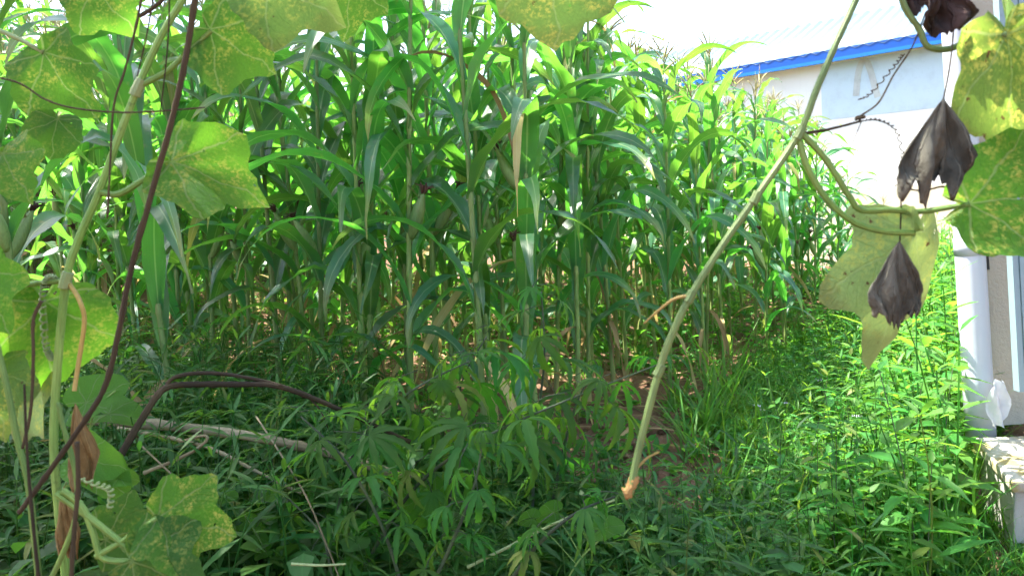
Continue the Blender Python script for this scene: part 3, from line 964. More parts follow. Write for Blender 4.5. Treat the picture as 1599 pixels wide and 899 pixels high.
def stand(mats_names, name, label):
    chunks_by_mat = {}
    for i, q in enumerate(rear):
        pi, mt = maize_matrix(5000 + i, q)
        A3 = np.array(mt.to_3x3()); T = np.array(mt.translation)
        for p in PROTO[pi]:
            me = p[1]
            if me.name not in CACHE:
                co = np.zeros(len(me.vertices) * 3, np.float32); me.vertices.foreach_get('co', co)
                V5 = np.zeros((len(me.vertices), 5)); V5[:, :3] = co.reshape(-1, 3)
                uv = np.zeros(len(me.loops) * 2, np.float32); me.uv_layers[0].data.foreach_get('uv', uv)
                li = np.zeros(len(me.loops), np.int32); me.loops.foreach_get('vertex_index', li)
                V5[li, 3:5] = uv.reshape(-1, 2)
                CACHE[me.name] = (V5, [tuple(f.vertices) for f in me.polygons if len(f.vertices) < 5])
            V5, Fc = CACHE[me.name]
            O = V5.copy(); O[:, :3] = V5[:, :3] @ A3.T + T
            chunks_by_mat.setdefault(me.materials[0].name, []).append((O[None], Fc))
    e = empty(name, Matrix.Identity(4)); tag(e, label, None, None, 'stuff')
    for mn, ch in chunks_by_mat.items():
        o = ob(mn, np_mesh(mn, bpy.data.materials[mn], ch), e); o['kind'] = 'stuff'
CACHE = {}
stand(None, 'maize_stand', 'far rows of maize merging into one mass at the back')


def soil_patch(x, y):
    return ((x - 0.50) / 0.36) ** 2 + ((y - 3.4) / 0.85) ** 2 < 1 or ((x - 0.35) / 0.9) ** 2 + ((y - 4.2) / 0.5) ** 2 < 1


def in_right(x, y):
    # weedy strip between field and near building
    if y < 1.9 or y > 9 or x > 1.50 + max(0, y - 2.6) * 1.0 or x > 0.575 * y + (0.0 if y < 2.7 else (y - 2.7) * .25): return False
    return y < front_y(x) - 0.1 or x > 2.9


rr = random.Random(5)
T_weed = [merge(weed_parts(rr, rr.uniform(.22, .42), rr.randint(5, 8), rr.uniform(.045, .07), rr.uniform(.018, .028))) for _ in range(10)]
T_low = [merge([('leaf', xf(*(lambda l: (l[0],))(leaf_t(rr.uniform(.03, .06), rr.uniform(.018, .032), .3, .3)), rr.uniform(0, 6.28), rr.uniform(.1, 1.1), (rr.uniform(-.02, .02), rr.uniform(-.02, .02), rr.uniform(0.01, .07))), leaf_t(1, 1)[1]) for _ in range(7)]) for _ in range(8)]
def tuft(rr, n, Lmin, Lmax, w, spread):
    out = []
    for _ in range(n):
        V, Fc = blade_t(rr.uniform(Lmin, Lmax), w, rr.uniform(0.02, .4), rr.uniform(.5, 1.9))
        out.append(('b', xf(V, rr.uniform(0, 6.28), 0, (rr.uniform(-spread, spread), rr.uniform(-spread, spread), 0)), Fc))
    return merge(out)
T_grass = [tuft(rr, 12, .12, .3, .006, .03) for _ in range(6)]
T_tall = [tuft(rr, 9, .3, .6, .011, .04) for _ in range(4)]
def heart(rr):
    # long stalked heart-shaped leaves of the creeping undergrowth
    out = []
    for _ in range(5):
        l_ = rr.uniform(.045, .085)
        V, Fc = leaf_t(l_, l_ * .8, rr.uniform(.05, .3), rr.uniform(.1, .4))
        p = (rr.uniform(-.06, .06), rr.uniform(-.06, .06), rr.uniform(.05, .28))
        out.append(('s', *stem_t([(p[0] * .3, p[1] * .3, 0), (p[0] * .6, p[1] * .6, p[2] * .6), p], .0018)))
        out.append(('leaf', xf(V, rr.uniform(0, 6.28), rr.uniform(-.5, .4), p, rr.uniform(-.4, .4)), Fc))
    return merge(out)
T_heart = [heart(rr) for _ in range(8)]
def lance(rr):
    out = weed_parts(rr, rr.uniform(.25, .5), rr.randint(5, 8), rr.uniform(.09, .13), rr.uniform(.014, .022))
    return merge(out)
T_lance = [lance(rr) for _ in range(8)]

def rnd_pts(n, x0, x1, y0, y1, ok, sc=lambda x, y: 1.0):
    out, tries = [], 0
    while len(out) < n and tries < n * 12:
        tries += 1
        x, y = R.uniform(x0, x1), R.uniform(y0, y1)
        px, py, d = to_px((x, y, 0.2))
        if d < 0.5 or px < -90 or px > 1690 or py > 1150: continue
        if ok(x, y): out.append((x, y, sc(x, y)))
    return out

def tall_right(x, y):
    # taller towards the near building and the far wall
    px, py, d = to_px((x, y, 0))
    e = min(1.0, max(0.0, (px - 1050) / 420.0))
    return 0.45 + 1.1 * e * e + 0.1 * (d > 4)
left_zone = lambda x, y: x < 0.75 - 0.12 * (y - 2) and y < front_y(x) + 0.1 and not soil_patch(x, y)
right_zone = lambda x, y: in_right(x, y) and not soil_patch(x, y) and x > 0.2
field_zone = lambda x, y: y > front_y(x) - 0.2 and not soil_patch(x, y)
scatter('weeds', M['weed'], T_weed + T_lance[:4] + T_grass[:3], rnd_pts(3000, 0.2, 6.0, 1.9, 8.5, right_zone, tall_right), .7, 1.2, 'bright green leafy weeds filling the strip beside the near building')
scatter('low_weeds', M['weed'], T_low, rnd_pts(5200, 0.2, 5.0, 1.9, 8.0, lambda x, y: in_right(x, y) and (not soil_patch(x, y) or R.random() < .12)), .8, 1.5, 'low small leaved weeds carpeting the ground beside the plinth')
scatter('grass', M['grass'], T_grass, rnd_pts(700, 0.3, 4.0, 1.9, 7.0, right_zone, lambda x, y: 0.8 + 0.4 * R.random()), .7, 1.2, 'thin green grass growing through the weeds beside the path')
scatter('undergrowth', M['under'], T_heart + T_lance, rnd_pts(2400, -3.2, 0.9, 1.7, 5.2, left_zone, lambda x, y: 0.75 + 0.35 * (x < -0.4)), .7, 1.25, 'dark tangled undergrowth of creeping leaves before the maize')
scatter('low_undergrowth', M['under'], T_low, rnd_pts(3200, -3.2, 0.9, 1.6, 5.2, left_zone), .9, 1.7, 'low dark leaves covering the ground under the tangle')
scatter('field_weeds', M['weed'], T_low + T_heart[:3] + T_grass[:2], rnd_pts(5200, -7, 3.2, 3.2, 11, field_zone), .6, 1.2, 'short green weeds growing between the maize stalks')
scatter('foot_weeds', M['weed'], T_low + T_grass[:2], rnd_pts(160, 1.0, 1.75, 1.9, 2.6, lambda x, y: not in_right(x, y) and (y < 2.25 or x < 1.45)), .4, .8, 'short weeds and grass along the foot of the plinth')
def litter_t(rr):
    V, Fc = blade_t(rr.uniform(.12, .35), rr.uniform(.01, .03), 1.35, 1.75)
    V = V.copy(); V[:, 2] += 0.012
    return V, Fc
scatter('dry_leaf_litter', M['litter'], [litter_t(rr) for _ in range(8)], rnd_pts(1600, -6, 3.0, 2.8, 9, lambda x, y: y > front_y(x) - .9), .7, 1.3, 'dry brown leaf litter lying on the soil under the maize', .05)

print('scatter done')

# ------------------------------------------------------------------ single leafy weeds that stand out of the carpet
def parts_mesh(parts, stem_mat, leaf_mat):
    out = []
    for nm, V, Fc in parts:
        m = MB(); m.add([tuple(v[:3]) for v in V], Fc, [tuple(v[3:5]) for v in V])
        out.append((nm, m.mesh(nm, stem_mat if nm == 'stem' else leaf_mat)))
    return out

def ordinal_labels(items, fmt):
    """items: list of (key px, obj); label by order from the left"""
    items = sorted(items, key=lambda t: t[0])
    for i, (_, o) in enumerate(items):
        o['label'] = fmt % (ORD[i] if i < len(ORD) else str(i + 1) + 'th')

rr = random.Random(31)
WP = [parts_mesh(weed_parts(rr, rr.uniform(.38, .6), rr.randint(5, 7), rr.uniform(.085, .12), rr.uniform(.034, .05)), M['weed_stem'], M['weed_one']) for _ in range(6)]
tall = []
for i in range(64):
    for _ in range(60):
        px, py = rr.uniform(1000, 1540), rr.uniform(560, 960)
        p = at_z(px, py, 0)
        if right_zone(p.x, p.y) and p.y < 5.6: break
    sc = rr.uniform(.6, 1.0) * (0.55 + 0.6 * min(1, max(0, (px - 1050) / 400)))
    e = place_plant('leafy_weed', WP[rr.randrange(6)], Matrix.Translation((p.x, p.y, gz(p.x, p.y) - .01)) @ Matrix.Rotation(rr.uniform(-.15, .15), 4, 'X') @ Matrix.Rotation(rr.uniform(0, 6.28), 4, 'Z') @ Matrix.Scale(sc, 4), 'x', 'weed', 'leafy weeds in the strip beside the near building')
    tall.append((px, py, sc, e))
zones = {}
for px, py, sc, e in tall:
    where = 'near the white downpipe' if px > 1430 else 'in mid strip' if px > 1230 else 'along the bare soil'
    dep = 'low in the picture' if py > 800 else 'half way back' if py > 660 else 'at the far end'
    e['label'] = 'upright leafy green weed %s, %s' % (where, dep)
    e['group'] = e['label']

# tall woody-stemmed weeds beside the downpipe
WT = [parts_mesh(weed_parts(rr, rr.uniform(.75, .95), rr.randint(8, 10), rr.uniform(.10, .13), rr.uniform(.05, .065)), M['weed_stem'], M['weed_one']) for _ in range(3)]
it = []
for px, py, d, s in ((1490, 690, 3.4, 1.0), (1440, 660, 3.7, .85), (1395, 650, 4.0, .75), (1475, 640, 4.3, .95), (1508, 750, 3.0, .85), (1420, 720, 3.2, .7), (1360, 690, 3.5, .62), (1450, 780, 2.8, .62)):
    p = at(px, py, d)
    e = place_plant('tall_weed', WT[rr.randrange(3)], Matrix.Translation((p.x, p.y, gz(p.x, p.y) - .01)) @ Matrix.Rotation(rr.uniform(-.1, .1), 4, 'Y') @ Matrix.Rotation(rr.uniform(0, 6.28), 4, 'Z') @ Matrix.Scale(s, 4), 'x', 'weed', 'tall weeds beside the downpipe')
    it.append((to_px((p.x, p.y, .5))[0], e))
ordinal_labels(it, 'tall dark stemmed weed before the white downpipe, %s of them from the left')

# pale flowers in the weed strip
FP = []
for q in range(3):
    m = MB()
    for k_ in range(6):
        V, Fc = leaf_t(.022, .016, .1, .3)
        V = xf(V, k_ * 1.047 + rr.uniform(-.1, .1), rr.uniform(.1, .5), (0, 0, .3))
        m.add([tuple(v[:3]) for v in V], Fc, [tuple(v[3:5]) for v in V])
    pet = m.mesh('petals', M['flower'])
    m = MB(); m.tube([(rr.uniform(-.03, .03), 0, 0), (0, 0, .15), (0, 0, .3)], .0016, 4)
    FP.append([('stem', m.mesh('stem', M['weed_stem'])), ('bloom', pet)])
it = []
for px, py, d in ((1182, 665, 3.6), (1228, 668, 3.6), (1278, 622, 4.0), (1345, 645, 3.7), (1339, 690, 3.3), (1365, 640, 3.8), (1410, 590, 4.0), (1438, 583, 4.0), (1420, 555, 4.2), (1385, 668, 3.4), (1190, 672, 3.5)):
    p = at(px, py, d); g = gz(p.x, p.y)
    s = max(0.5, (p.z - g) / .3)
    e = place_plant('pale_flower', FP[rr.randrange(3)], Matrix.Translation((p.x, p.y, g)) @ Matrix.Rotation(rr.uniform(-.1, .1), 4, 'X') @ Matrix.Diagonal((1.1, 1.1, s, 1)), 'x', 'flower', 'pale flowers among the weeds')
    it.append((px, e))
ordinal_labels(it, 'small pale lilac flower among the green weeds, %s from the left')

# grass clumps at the edge of the soil
def grass_clump(seed, n, Lmin, Lmax, w):
    r_ = random.Random(seed)
    V, Fc = tuft(r_, n, Lmin, Lmax, w, .05)
    m = MB(); m.add([tuple(v[:3]) for v in V], Fc, [tuple(v[3:5]) for v in V])
    return m.mesh('grass_clump', M['grass'])
it = []
for i, (px, py, d, n_, l0, l1, w) in enumerate(((1110, 690, 3.5, 34, .25, .55, .012), (1160, 680, 3.7, 30, .25, .5, .010), (1085, 720, 3.2, 26, .2, .42, .010), (1195, 720, 3.3, 30, .2, .45, .010), (1135, 780, 2.8, 22, .15, .35, .009), (1240, 700, 3.6, 22, .2, .4, .010), (1060, 640, 4.1, 20, .2, .4, .012), (1125, 640, 4.2, 20, .25, .6, .016))):
    p = at(px, py, d)
    o = ob('grass_clump', grass_clump(300 + i, n_, l0, l1, w)); o.location = (p.x, p.y, gz(p.x, p.y))
    tag(o, 'x', 'grass', 'grass clumps at the edge of the bare soil', 'thing'); it.append((to_px(o.location)[0], o))
ordinal_labels(it, 'tall grass clump at the edge of the bare soil, %s from the left')

# clods on the bare soil
clod = []
for q in range(4):
    m = MB()
    for j in range(5):
        for i in range(8):
            a, t = 6.283 * i / 8, math.pi * (j + .5) / 5
            r_ = rr.uniform(.75, 1.15)
            m.v.append((math.sin(t) * math.cos(a) * r_, math.sin(t) * math.sin(a) * r_, math.cos(t) * r_ * .7)); m.uv.append((0, 0))
    m.f = [(j * 8 + i, (j + 1) * 8 + i, (j + 1) * 8 + (i + 1) % 8, j * 8 + (i + 1) % 8) for j in range(4) for i in range(8)] + [tuple(range(8)), tuple(39 - i for i in range(8))]
    clod.append(m.mesh('soil_clod', bpy.data.materials['soil_ground'], False))
for i in range(40):
    a, r_ = rr.uniform(0, 6.28), rr.uniform(0, 1) ** .5
    x, y_ = .50 + .36 * r_ * math.cos(a), 3.4 + .85 * r_ * math.sin(a)
    o = ob('soil_clod', clod[rr.randrange(4)]); o.location = (x, y_, gz(x, y_) + .004); o.rotation_euler = (0, 0, rr.uniform(0, 6)); s = rr.uniform(.01, .032); o.scale = (s, s * rr.uniform(.7, 1.2), s)
    tag(o, 'reddish brown clod lying on the bare soil patch', 'clod', 'clods on the bare soil')

# ------------------------------------------------------------------ hemp-like palmate plants
def palmate_mb(rr, size, n=7, droop=0.6):
    """palmate leaf at the origin spreading along +x, leaflets share the centre"""
    m = MB(); m.v.append((0, 0, 0)); m.uv.append((.5, 0))
    for i in range(n):
        f = (i - (n - 1) / 2) / ((n - 1) / 2)
        a = f * rad(rr.uniform(84, 104)) + rr.uniform(-.06, .06)
        Ln = size * (1 - 0.55 * abs(f) ** 1.4) * rr.uniform(.92, 1.06)
        Wd = Ln * 0.155
        seg = 12
        dr = droop * rr.uniform(.7, 1.3)
        prev = None
        p = np.array([0., 0, 0]); el = rad(12)
        hd = np.array([math.cos(a), math.sin(a), 0]); lat = np.array([-math.sin(a), math.cos(a), 0])
        for s_ in range(1, seg + 1):
            s = s_ / seg
            e_ = el - dr * s * 1.5
            p = p + (hd * math.cos(e_) + np.array([0, 0, math.sin(e_)])) * Ln / seg
            w = Wd / 2 * math.sin(math.pi * min(1, s * .97) ** .85) ** .8 if s < 1 else 0
            tooth = 1.12 if s_ % 2 else 0.84
            b = len(m.v)
            if s_ == seg:
                m.v.append(tuple(p)); m.uv.append((.5, 1))
                m.f += [(prev, prev + 1, b), (prev + 1, prev + 2, b)]
            else:
                up_ = np.array([0, 0, .35 * w])
                fw = hd * (0.25 * w if s_ % 2 else 0)
                m.v += [tuple(p - lat * w * tooth + up_ + fw), tuple(p), tuple(p + lat * w * tooth + up_ + fw)]
                m.uv += [(0, s), (.5, s), (1, s)]
                if prev is None:
                    m.f += [(0, b + 1, b), (0, b + 2, b + 1)]
                else:
                    m.f += [(prev, prev + 1, b + 1, b), (prev + 1, prev + 2, b + 2, b + 1)]
                prev = b
    return m

rr = random.Random(77)
PAL = [palmate_mb(rr, rr.uniform(.095, .125), rr.choice((5, 7, 7)), rr.uniform(.6, 1.7)).mesh('leaf', M['hemp']) for _ in range(12)]
def hemp(ctrl, label, nl, s0=1.0, start=0.3, rads_=(.0055, .002)):
    """ctrl: (px, py, depth) from the foot to the tip of a stem"""
    P3 = [at(*c) for c in ctrl]
    pts = [Vector(p) for p in crom([tuple(p) for p in P3], 6)]
    base = pts[0].copy()
    e = empty('hemp_plant', Matrix.Translation(base)); tag(e, label, 'hemp plant', 'palmate leaved plants before the maize')
    m = MB(); N = len(pts)
    m.tube([p - base for p in pts], [rads_[0] + (rads_[1] - rads_[0]) * i / (N - 1) for i in range(N)], 6)
    ob('stem', m.mesh('stem', M['hemp_stem']), e)
    a0 = rr.uniform(0, 6.28)
    for i in range(nl):
        t = start + (1 - start) * i / (nl - 1)
        k_ = min(N - 1, int(t * (N - 1)))
        p = pts[k_] - base
        for sgn in (0, 1):
            az = a0 + i * 1.4 + sgn * math.pi + rr.uniform(-.4, .4)
            sz = s0 * rr.uniform(.8, 1.2) * (1 - .45 * max(0, t - .8) / .2)
            pl = .05 * sz * rr.uniform(.7, 1.3)
            tilt = rr.uniform(-.3, .5) + .5 * (t > .93)
            off = Vector((math.cos(az) * math.cos(tilt), math.sin(az) * math.cos(tilt), math.sin(tilt))) * pl
            lm = MB(); lm.tube([(0, 0, 0), (pl / sz * .6, 0, .004), (pl / sz, 0, 0)], .0012 / sz, 4)
            mat = Matrix.Translation(p) @ Matrix.Rotation(az, 4, 'Z') @ Matrix.Rotation(-tilt, 4, 'Y') @ Matrix.Scale(sz, 4)
            lf = ob('leaf', PAL[rr.randrange(12)], e, mat @ Matrix.Translation((pl / sz, 0, 0)) @ Matrix.Rotation(rr.uniform(0.1, .9), 4, 'Y') @ Matrix.Rotation(rr.uniform(-.4, .4), 4, 'X'))
            ob('leaf_stalk', lm.mesh('leaf_stalk', M['hemp_stem']), lf, (Matrix.Translation((pl / sz, 0, 0)) @ Matrix.Identity(4)).inverted())
    return e
hemp([(560, 900, 2.0), (640, 770, 2.0), (735, 695, 1.95), (860, 635, 1.95), (1030, 568, 2.0)], 'dark stemmed palmate plant leaning across towards the bare soil', 8, 1.6)
hemp([(520, 830, 2.1), (560, 690, 2.1), (640, 612, 2.1), (735, 563, 2.1)], 'palmate plant leaning over the fallen stalk, drooping serrated leaves', 7, 1.55)
hemp([(830, 880, 2.35), (835, 700, 2.35), (850, 560, 2.35), (845, 455, 2.35)], 'upright palmate plant with its tip against the maize stalks', 7, 1.45, .35)
hemp([(700, 900, 2.2), (705, 720, 2.2), (720, 600, 2.2), (760, 525, 2.2)], 'bright tipped palmate plant in the middle of the tangle', 7, 1.45, .35)
hemp([(640, 960, 1.8), (600, 830, 1.8), (540, 720, 1.8), (470, 650, 1.85)], 'palmate plant bending away under the dark bent branch', 6, 1.2, .35)
hemp([(650, 960, 1.75), (700, 860, 1.75), (740, 760, 1.75), (755, 680, 1.75)], 'short dark palmate plant low in the middle of the tangle', 6, 1.15, .3)
hemp([(860, 800, 2.5), (880, 700, 2.5), (900, 630, 2.5), (930, 570, 2.5)], 'slender palmate plant at the edge of the bare soil', 6, 1.1, .3)
hemp([(780, 930, 1.7), (840, 850, 1.65), (900, 800, 1.65), (960, 775, 1.7)], 'pale stemmed palmate plant lying low at the bottom of the picture', 4, .8, .3)
hemp([(560, 980, 1.8), (520, 900, 1.8), (500, 830, 1.85), (430, 760, 1.9)], 'dim palmate plant beside the heart shaped creeper', 5, 1.1, .3)

# ------------------------------------------------------------------ creepers with heart-shaped leaves on the left
def heart_mb(size, cup=0.2, droop=.25, seed=0, point=1.0):
    r_ = random.Random(seed)
    m = MB(); m.v.append((0, 0, 0)); m.uv.append((.5, .5))
    NA, rings = 22, (0.4, 0.75, 1.0)
    for q in rings:
        for i in range(NA + 1):
            th = -math.pi + 2 * math.pi * i / NA
            a = abs(th) / math.pi
            rO = (0.62 + 0.38 * point * max(0, math.cos(th * 1.2)) ** 3) * (1 - 0.75 * max(0, (a - .82) / .18) ** 1.5)
            x, y_ = math.cos(th) * rO * q * size, math.sin(th) * rO * q * size * 1.02
            m.v.append((x, y_, size * (cup * (abs(y_) / size) - droop * max(0, x / size) ** 2 + .02 * r_.uniform(-1, 1)))); m.uv.append((.5 + y_ / size * .6, .5 + x / size * .5))
    n1 = NA + 1
    for i in range(NA):
        m.f.append((0, 1 + i, 2 + i))
        for k_ in range(2):
            b = 1 + k_ * n1 + i
            m.f.append((b, b + n1, b + n1 + 1, b + 1))
    return m
HEART = [heart_mb(.07, .25, .2 + .1 * i, 40 + i).mesh('leaf', M['broad']) for i in range(4)]
def orient(pos, az_img, tilt, size=1.0, spin=0.0, face=None):
    """leaf lying roughly in the picture plane: tip direction az_img degrees (0 = right, 90 = up), blade facing the camera, tilted back"""
    a = rad(az_img)
    tip = Vector((math.cos(a), 0, math.sin(a)))
    nrm = Vector((0, -1, 0))
    q = Matrix.Rotation(rad(tilt), 3, 'X') @ Matrix.Rotation(rad(spin), 3, 'Z')
    tip, nrm = q @ tip, q @ nrm
    y_ = nrm.cross(tip)
    m3 = Matrix((tip, y_, nrm)).transposed()
    return Matrix.Translation(pos) @ m3.to_4x4() @ Matrix.Scale(size, 4)
def creeper(ctrl, leaves, label, stem_r=.0022, mat=M['vine']):
    P3 = [Vector(p) for p in crom([tuple(at(*c)) for c in ctrl], 6)]
    e = empty('creeper', Matrix.Translation(P3[0])); tag(e, label, 'creeper', 'creepers in the undergrowth')
    m = MB(); m.tube([p - P3[0] for p in P3], stem_r, 5); ob('stem', m.mesh('stem', mat), e)
    for px, py, d, az, tilt, s in leaves:
        p = at(px, py, d) - P3[0]
        near_ = min(P3, key=lambda q: (q - P3[0] - p).length) - P3[0]
        lf = ob('leaf', HEART[rr.randrange(4)], e, orient(p, az, tilt, s, rr.uniform(-25, 25)))
        m = MB(); m.tube([near_, near_.lerp(p, .5) + Vector((0, 0, .006)), p], .0014, 4); ob('leaf_stalk', m.mesh('leaf_stalk', mat), e)
    return e
creeper([(250, 930, 1.9), (320, 850, 1.9), (380, 800, 1.9), (430, 760, 1.9)], [(350, 775, 1.9, 0, -50, .5), (385, 815, 1.9, 10, -40, .55), (400, 835, 1.88, -20, -60, .45), (415, 860, 1.85, 200, -50, .45), (370, 830, 1.9, 180, -50, .35)], 'creeper with small bright heart shaped leaves low beside the gourd leaf')
creeper([(450, 770, 1.9), (560, 720, 2.2), (680, 700, 2.3), (790, 705, 2.3)], [(765, 690, 2.3, 0, -40, 1.0), (790, 700, 2.3, -30, -50, .8), (680, 770, 2.2, -60, -30, 1.1), (650, 780, 2.1, 250, -30, 1.0), (430, 770, 1.85, 180, -40, .5)], 'creeper with round green leaves between the palmate plants')
creeper([(100, 760, 1.7), (130, 700, 1.9), (150, 640, 1.9), (180, 610, 1.9)], [(135, 628, 1.9, 25, -35, 1.5), (170, 645, 2.0, -10, -70, 1.3), (130, 712, 1.7, -20, -30, 1.3), (160, 735, 1.7, -40, -45, 1.1), (185, 745, 1.7, 5, -50, .6)], 'creeper with large smooth oval leaves behind the climbing stem')
creeper([(860, 960, 1.8), (900, 880, 1.8), (950, 830, 1.8)], [(940, 825, 1.8, 10, -50, .75), (865, 800, 1.9, 180, -50, .7), (830, 810, 1.9, 160, -60, .6)], 'creeper with a bright leaf above the low pale stem')

# ------------------------------------------------------------------ fallen stalk, bent branches, twigs
def stick(name, ctrl, r0, r1, mat, label, cat='branch', n=8, jit=0.10, subs=()):
    P3 = [Vector(p) for p in crom([tuple(at(*c)) for c in ctrl], 8)]
    b = P3[0].copy(); N = len(P3)
    m = MB(); m.tube([p - b for p in P3], [(r0 + (r1 - r0) * i / (N - 1)) * (1.0 + (.22 if i % 9 == 0 else 0)) for i in range(N)], n, jit=jit, rr=rr)
    if not subs:
        o = ob(name, m.mesh(name, mat)); o.location = b; tag(o, label, cat); return o
    e = empty(name, Matrix.Translation(b)); tag(e, label, cat)
    ob('main_stem', m.mesh('main_stem', mat), e)
    for c, a0, a1 in subs:
        S3 = [Vector(p) - b for p in crom([tuple(at(*q)) for q in c], 6)]; n2 = len(S3)
        m = MB(); m.tube(S3, [a0 + (a1 - a0) * i / (n2 - 1) for i in range(n2)], 6, jit=jit, rr=rr); ob('side_twig', m.mesh('side_twig', mat), e)
    return e
stick('fallen_stalk', [(120, 652, 2.35), (230, 662, 2.35), (330, 672, 2.35), (430, 688, 2.3), (530, 712, 2.3), (640, 748, 2.25)], .0165, .0125, M['log'], 'thick pale fallen stalk lying across the undergrowth', 'stalk')
stick('fallen_twig', [(185, 668, 2.3), (260, 682, 2.25), (330, 700, 2.2), (400, 735, 2.2), (470, 770, 2.2)], .006, .004, M['log'], 'thin pale twig lying below the thick fallen stalk', 'twig')
stick('hooked_twig', [(225, 738, 2.0), (265, 722, 2.0), (300, 705, 2.0), (322, 688, 2.0), (318, 680, 2.0), (280, 690, 2.02)], .005, .003, M['log'], 'small hooked pale twig below the fallen stalk', 'twig')
stick('bent_branch', [(170, 745, 1.85), (200, 690, 1.9), (240, 625, 1.95), (262, 604, 1.98), (300, 600, 2.0), (370, 600, 2.0), (430, 602, 2.0), (490, 622, 2.05), (550, 648, 2.1), (640, 690, 2.15)], .0095, .006, M['bark'], 'dark bent branch arching over the fallen stalk', 'branch',
      subs=[([(258, 606, 1.98), (275, 588, 1.99), (330, 582, 2.0), (400, 592, 2.0), (440, 602, 2.0)], .006, .004), ([(480, 618, 2.05), (500, 640, 2.05), (512, 668, 2.05)], .003, .0015)])
stick('pale_shoot', [(730, 885, 1.75), (800, 850, 1.75), (870, 815, 1.78), (960, 780, 1.8)], .004, .0025, M['vine_pale'], 'thin pale green stem slanting low across the bottom', 'stem')
stick('dry_cane', [(455, 880, 1.6), (500, 882, 1.6), (540, 880, 1.6)], .003, .002, M['vine_pale'], 'short sunlit pale twig at the bottom of the picture', 'twig')
for i, (c, lab) in enumerate((([(400, 650, 2.2), (470, 760, 1.9), (510, 850, 1.8), (540, 930, 1.75)], 'thin straw coloured stem slanting down through the dark tangle'), ([(215, 690, 2.0), (290, 760, 1.95), (340, 800, 1.9)], 'thin straw coloured stem crossing behind the gourd leaf'))):
    stick('thin_straw', c, .0026, .0018, M['log'], lab, 'stem', 5)
# curled dry scrap on the branch end
# ------------------------------------------------------------------ gourd vines in front
def gourd_mb(size, seed, cup=.1, droop=.25, lobes=.13, fold=0.0):
    r_ = random.Random(seed)
    m = MB(); m.v.append((0, 0, 0)); m.uv.append((.5, .5))
    NA, rings = 60, (.14, .3, .46, .62, .78, .9, 1.0)
    jag = [r_.uniform(-.03, .03) for _ in range(NA + 1)]
    p1, p2, p3 = r_.uniform(0, 6.28), r_.uniform(0, 6.28), r_.uniform(0, 6.28)
    for q in rings:
        for i in range(NA + 1):
            th = -math.pi + 2 * math.pi * i / NA
            a = abs(th) / math.pi
            tri = abs(((abs(th) / rad(50)) + .5) % 1.0 - .5) * 2
            rO = (.12 + .88 * ((1 + math.cos(th)) / 2) ** .85) * (1 + lobes * 1.25 * (1 - 2 * tri ** .85)) * (1 - .7 * max(0, (a - .88) / .12) ** 1.3)
            rO *= 1 + jag[i] * q + .02 * math.sin(th * 19 + p1) * q
            x, y_ = math.cos(th) * rO * q, math.sin(th) * rO * q
            rib = .5 - .5 * math.cos(th * 2 * math.pi / rad(50))
            z = .035 * rib * q + cup * y_ * y_ - droop * max(0, x) ** 2 * .6 - fold * abs(y_)
            z += .06 * math.sin(3.1 * th + p2) * q * q + .022 * math.sin(7 * x + p3) * math.sin(6 * y_ + p1) + .012 * q * q * math.sin(th * 11 + p3)
            m.v.append((x * size, y_ * size, z * size)); m.uv.append((.5 + y_ * .5, .5 + x * .5))
    n1 = NA + 1
    for i in range(NA):
        m.f.append((0, 1 + i, 2 + i))
        for k_ in range(len(rings) - 1):
            b = 1 + k_ * n1 + i
            m.f.append((b, b + n1, b + n1 + 1, b + 1))
    return m

def wither_mb(Ln, Wd, seed, lean_=0.0):
    """a dead leaf hanging by its stalk, crumpled, ragged below; hangs along -z from the origin"""
    r_ = random.Random(seed)
    m = MB(); nu, nv = 27, 24
    ph = [r_.uniform(0, 6.28) for _ in range(5)]
    rag = [1.0 - (.12 + .05 * (seed % 3)) * (.5 + .5 * math.sin(i * (.3 + .1 * (seed % 3)) + ph[3])) - .11 * r_.random() for i in range(nu)]
    for j in range(nv):
        t = j / (nv - 1)
        prof = min(1.0, (t / .62)) ** .8 * (1 - .32 * max(0, (t - .62) / .38) ** 1.5)
        for i in range(nu):
            u = 2 * i / (nu - 1) - 1
            tt = t * (1 + (rag[i] - 1) * t * t)
            x = u * Wd / 2 * prof * (1 + .06 * math.sin(11 * t + ph[0] + u))
            yy = Wd * prof * ((.08 + .05 * (seed % 4)) * math.sin((3.5 + seed % 3) * u + ph[1] + (2 + seed % 2) * t) + .08 * math.sin(9 * u - 6 * t + ph[2])) + Wd * prof * (.035 * math.sin(23 * u + 9 * t + ph[3]) * math.sin(17 * t + ph[0] + 3 * u) + .02 * r_.uniform(-1, 1))
            m.v.append((x + lean_ * tt * Ln, yy, -tt * Ln * (1 + .06 * u * math.sin(ph[4])))); m.uv.append((i / (nu - 1), t))
    m.f = [(j * nu + i, j * nu + i + 1, (j + 1) * nu + i + 1, (j + 1) * nu + i) for j in range(nv - 1) for i in range(nu - 1)]
    return m

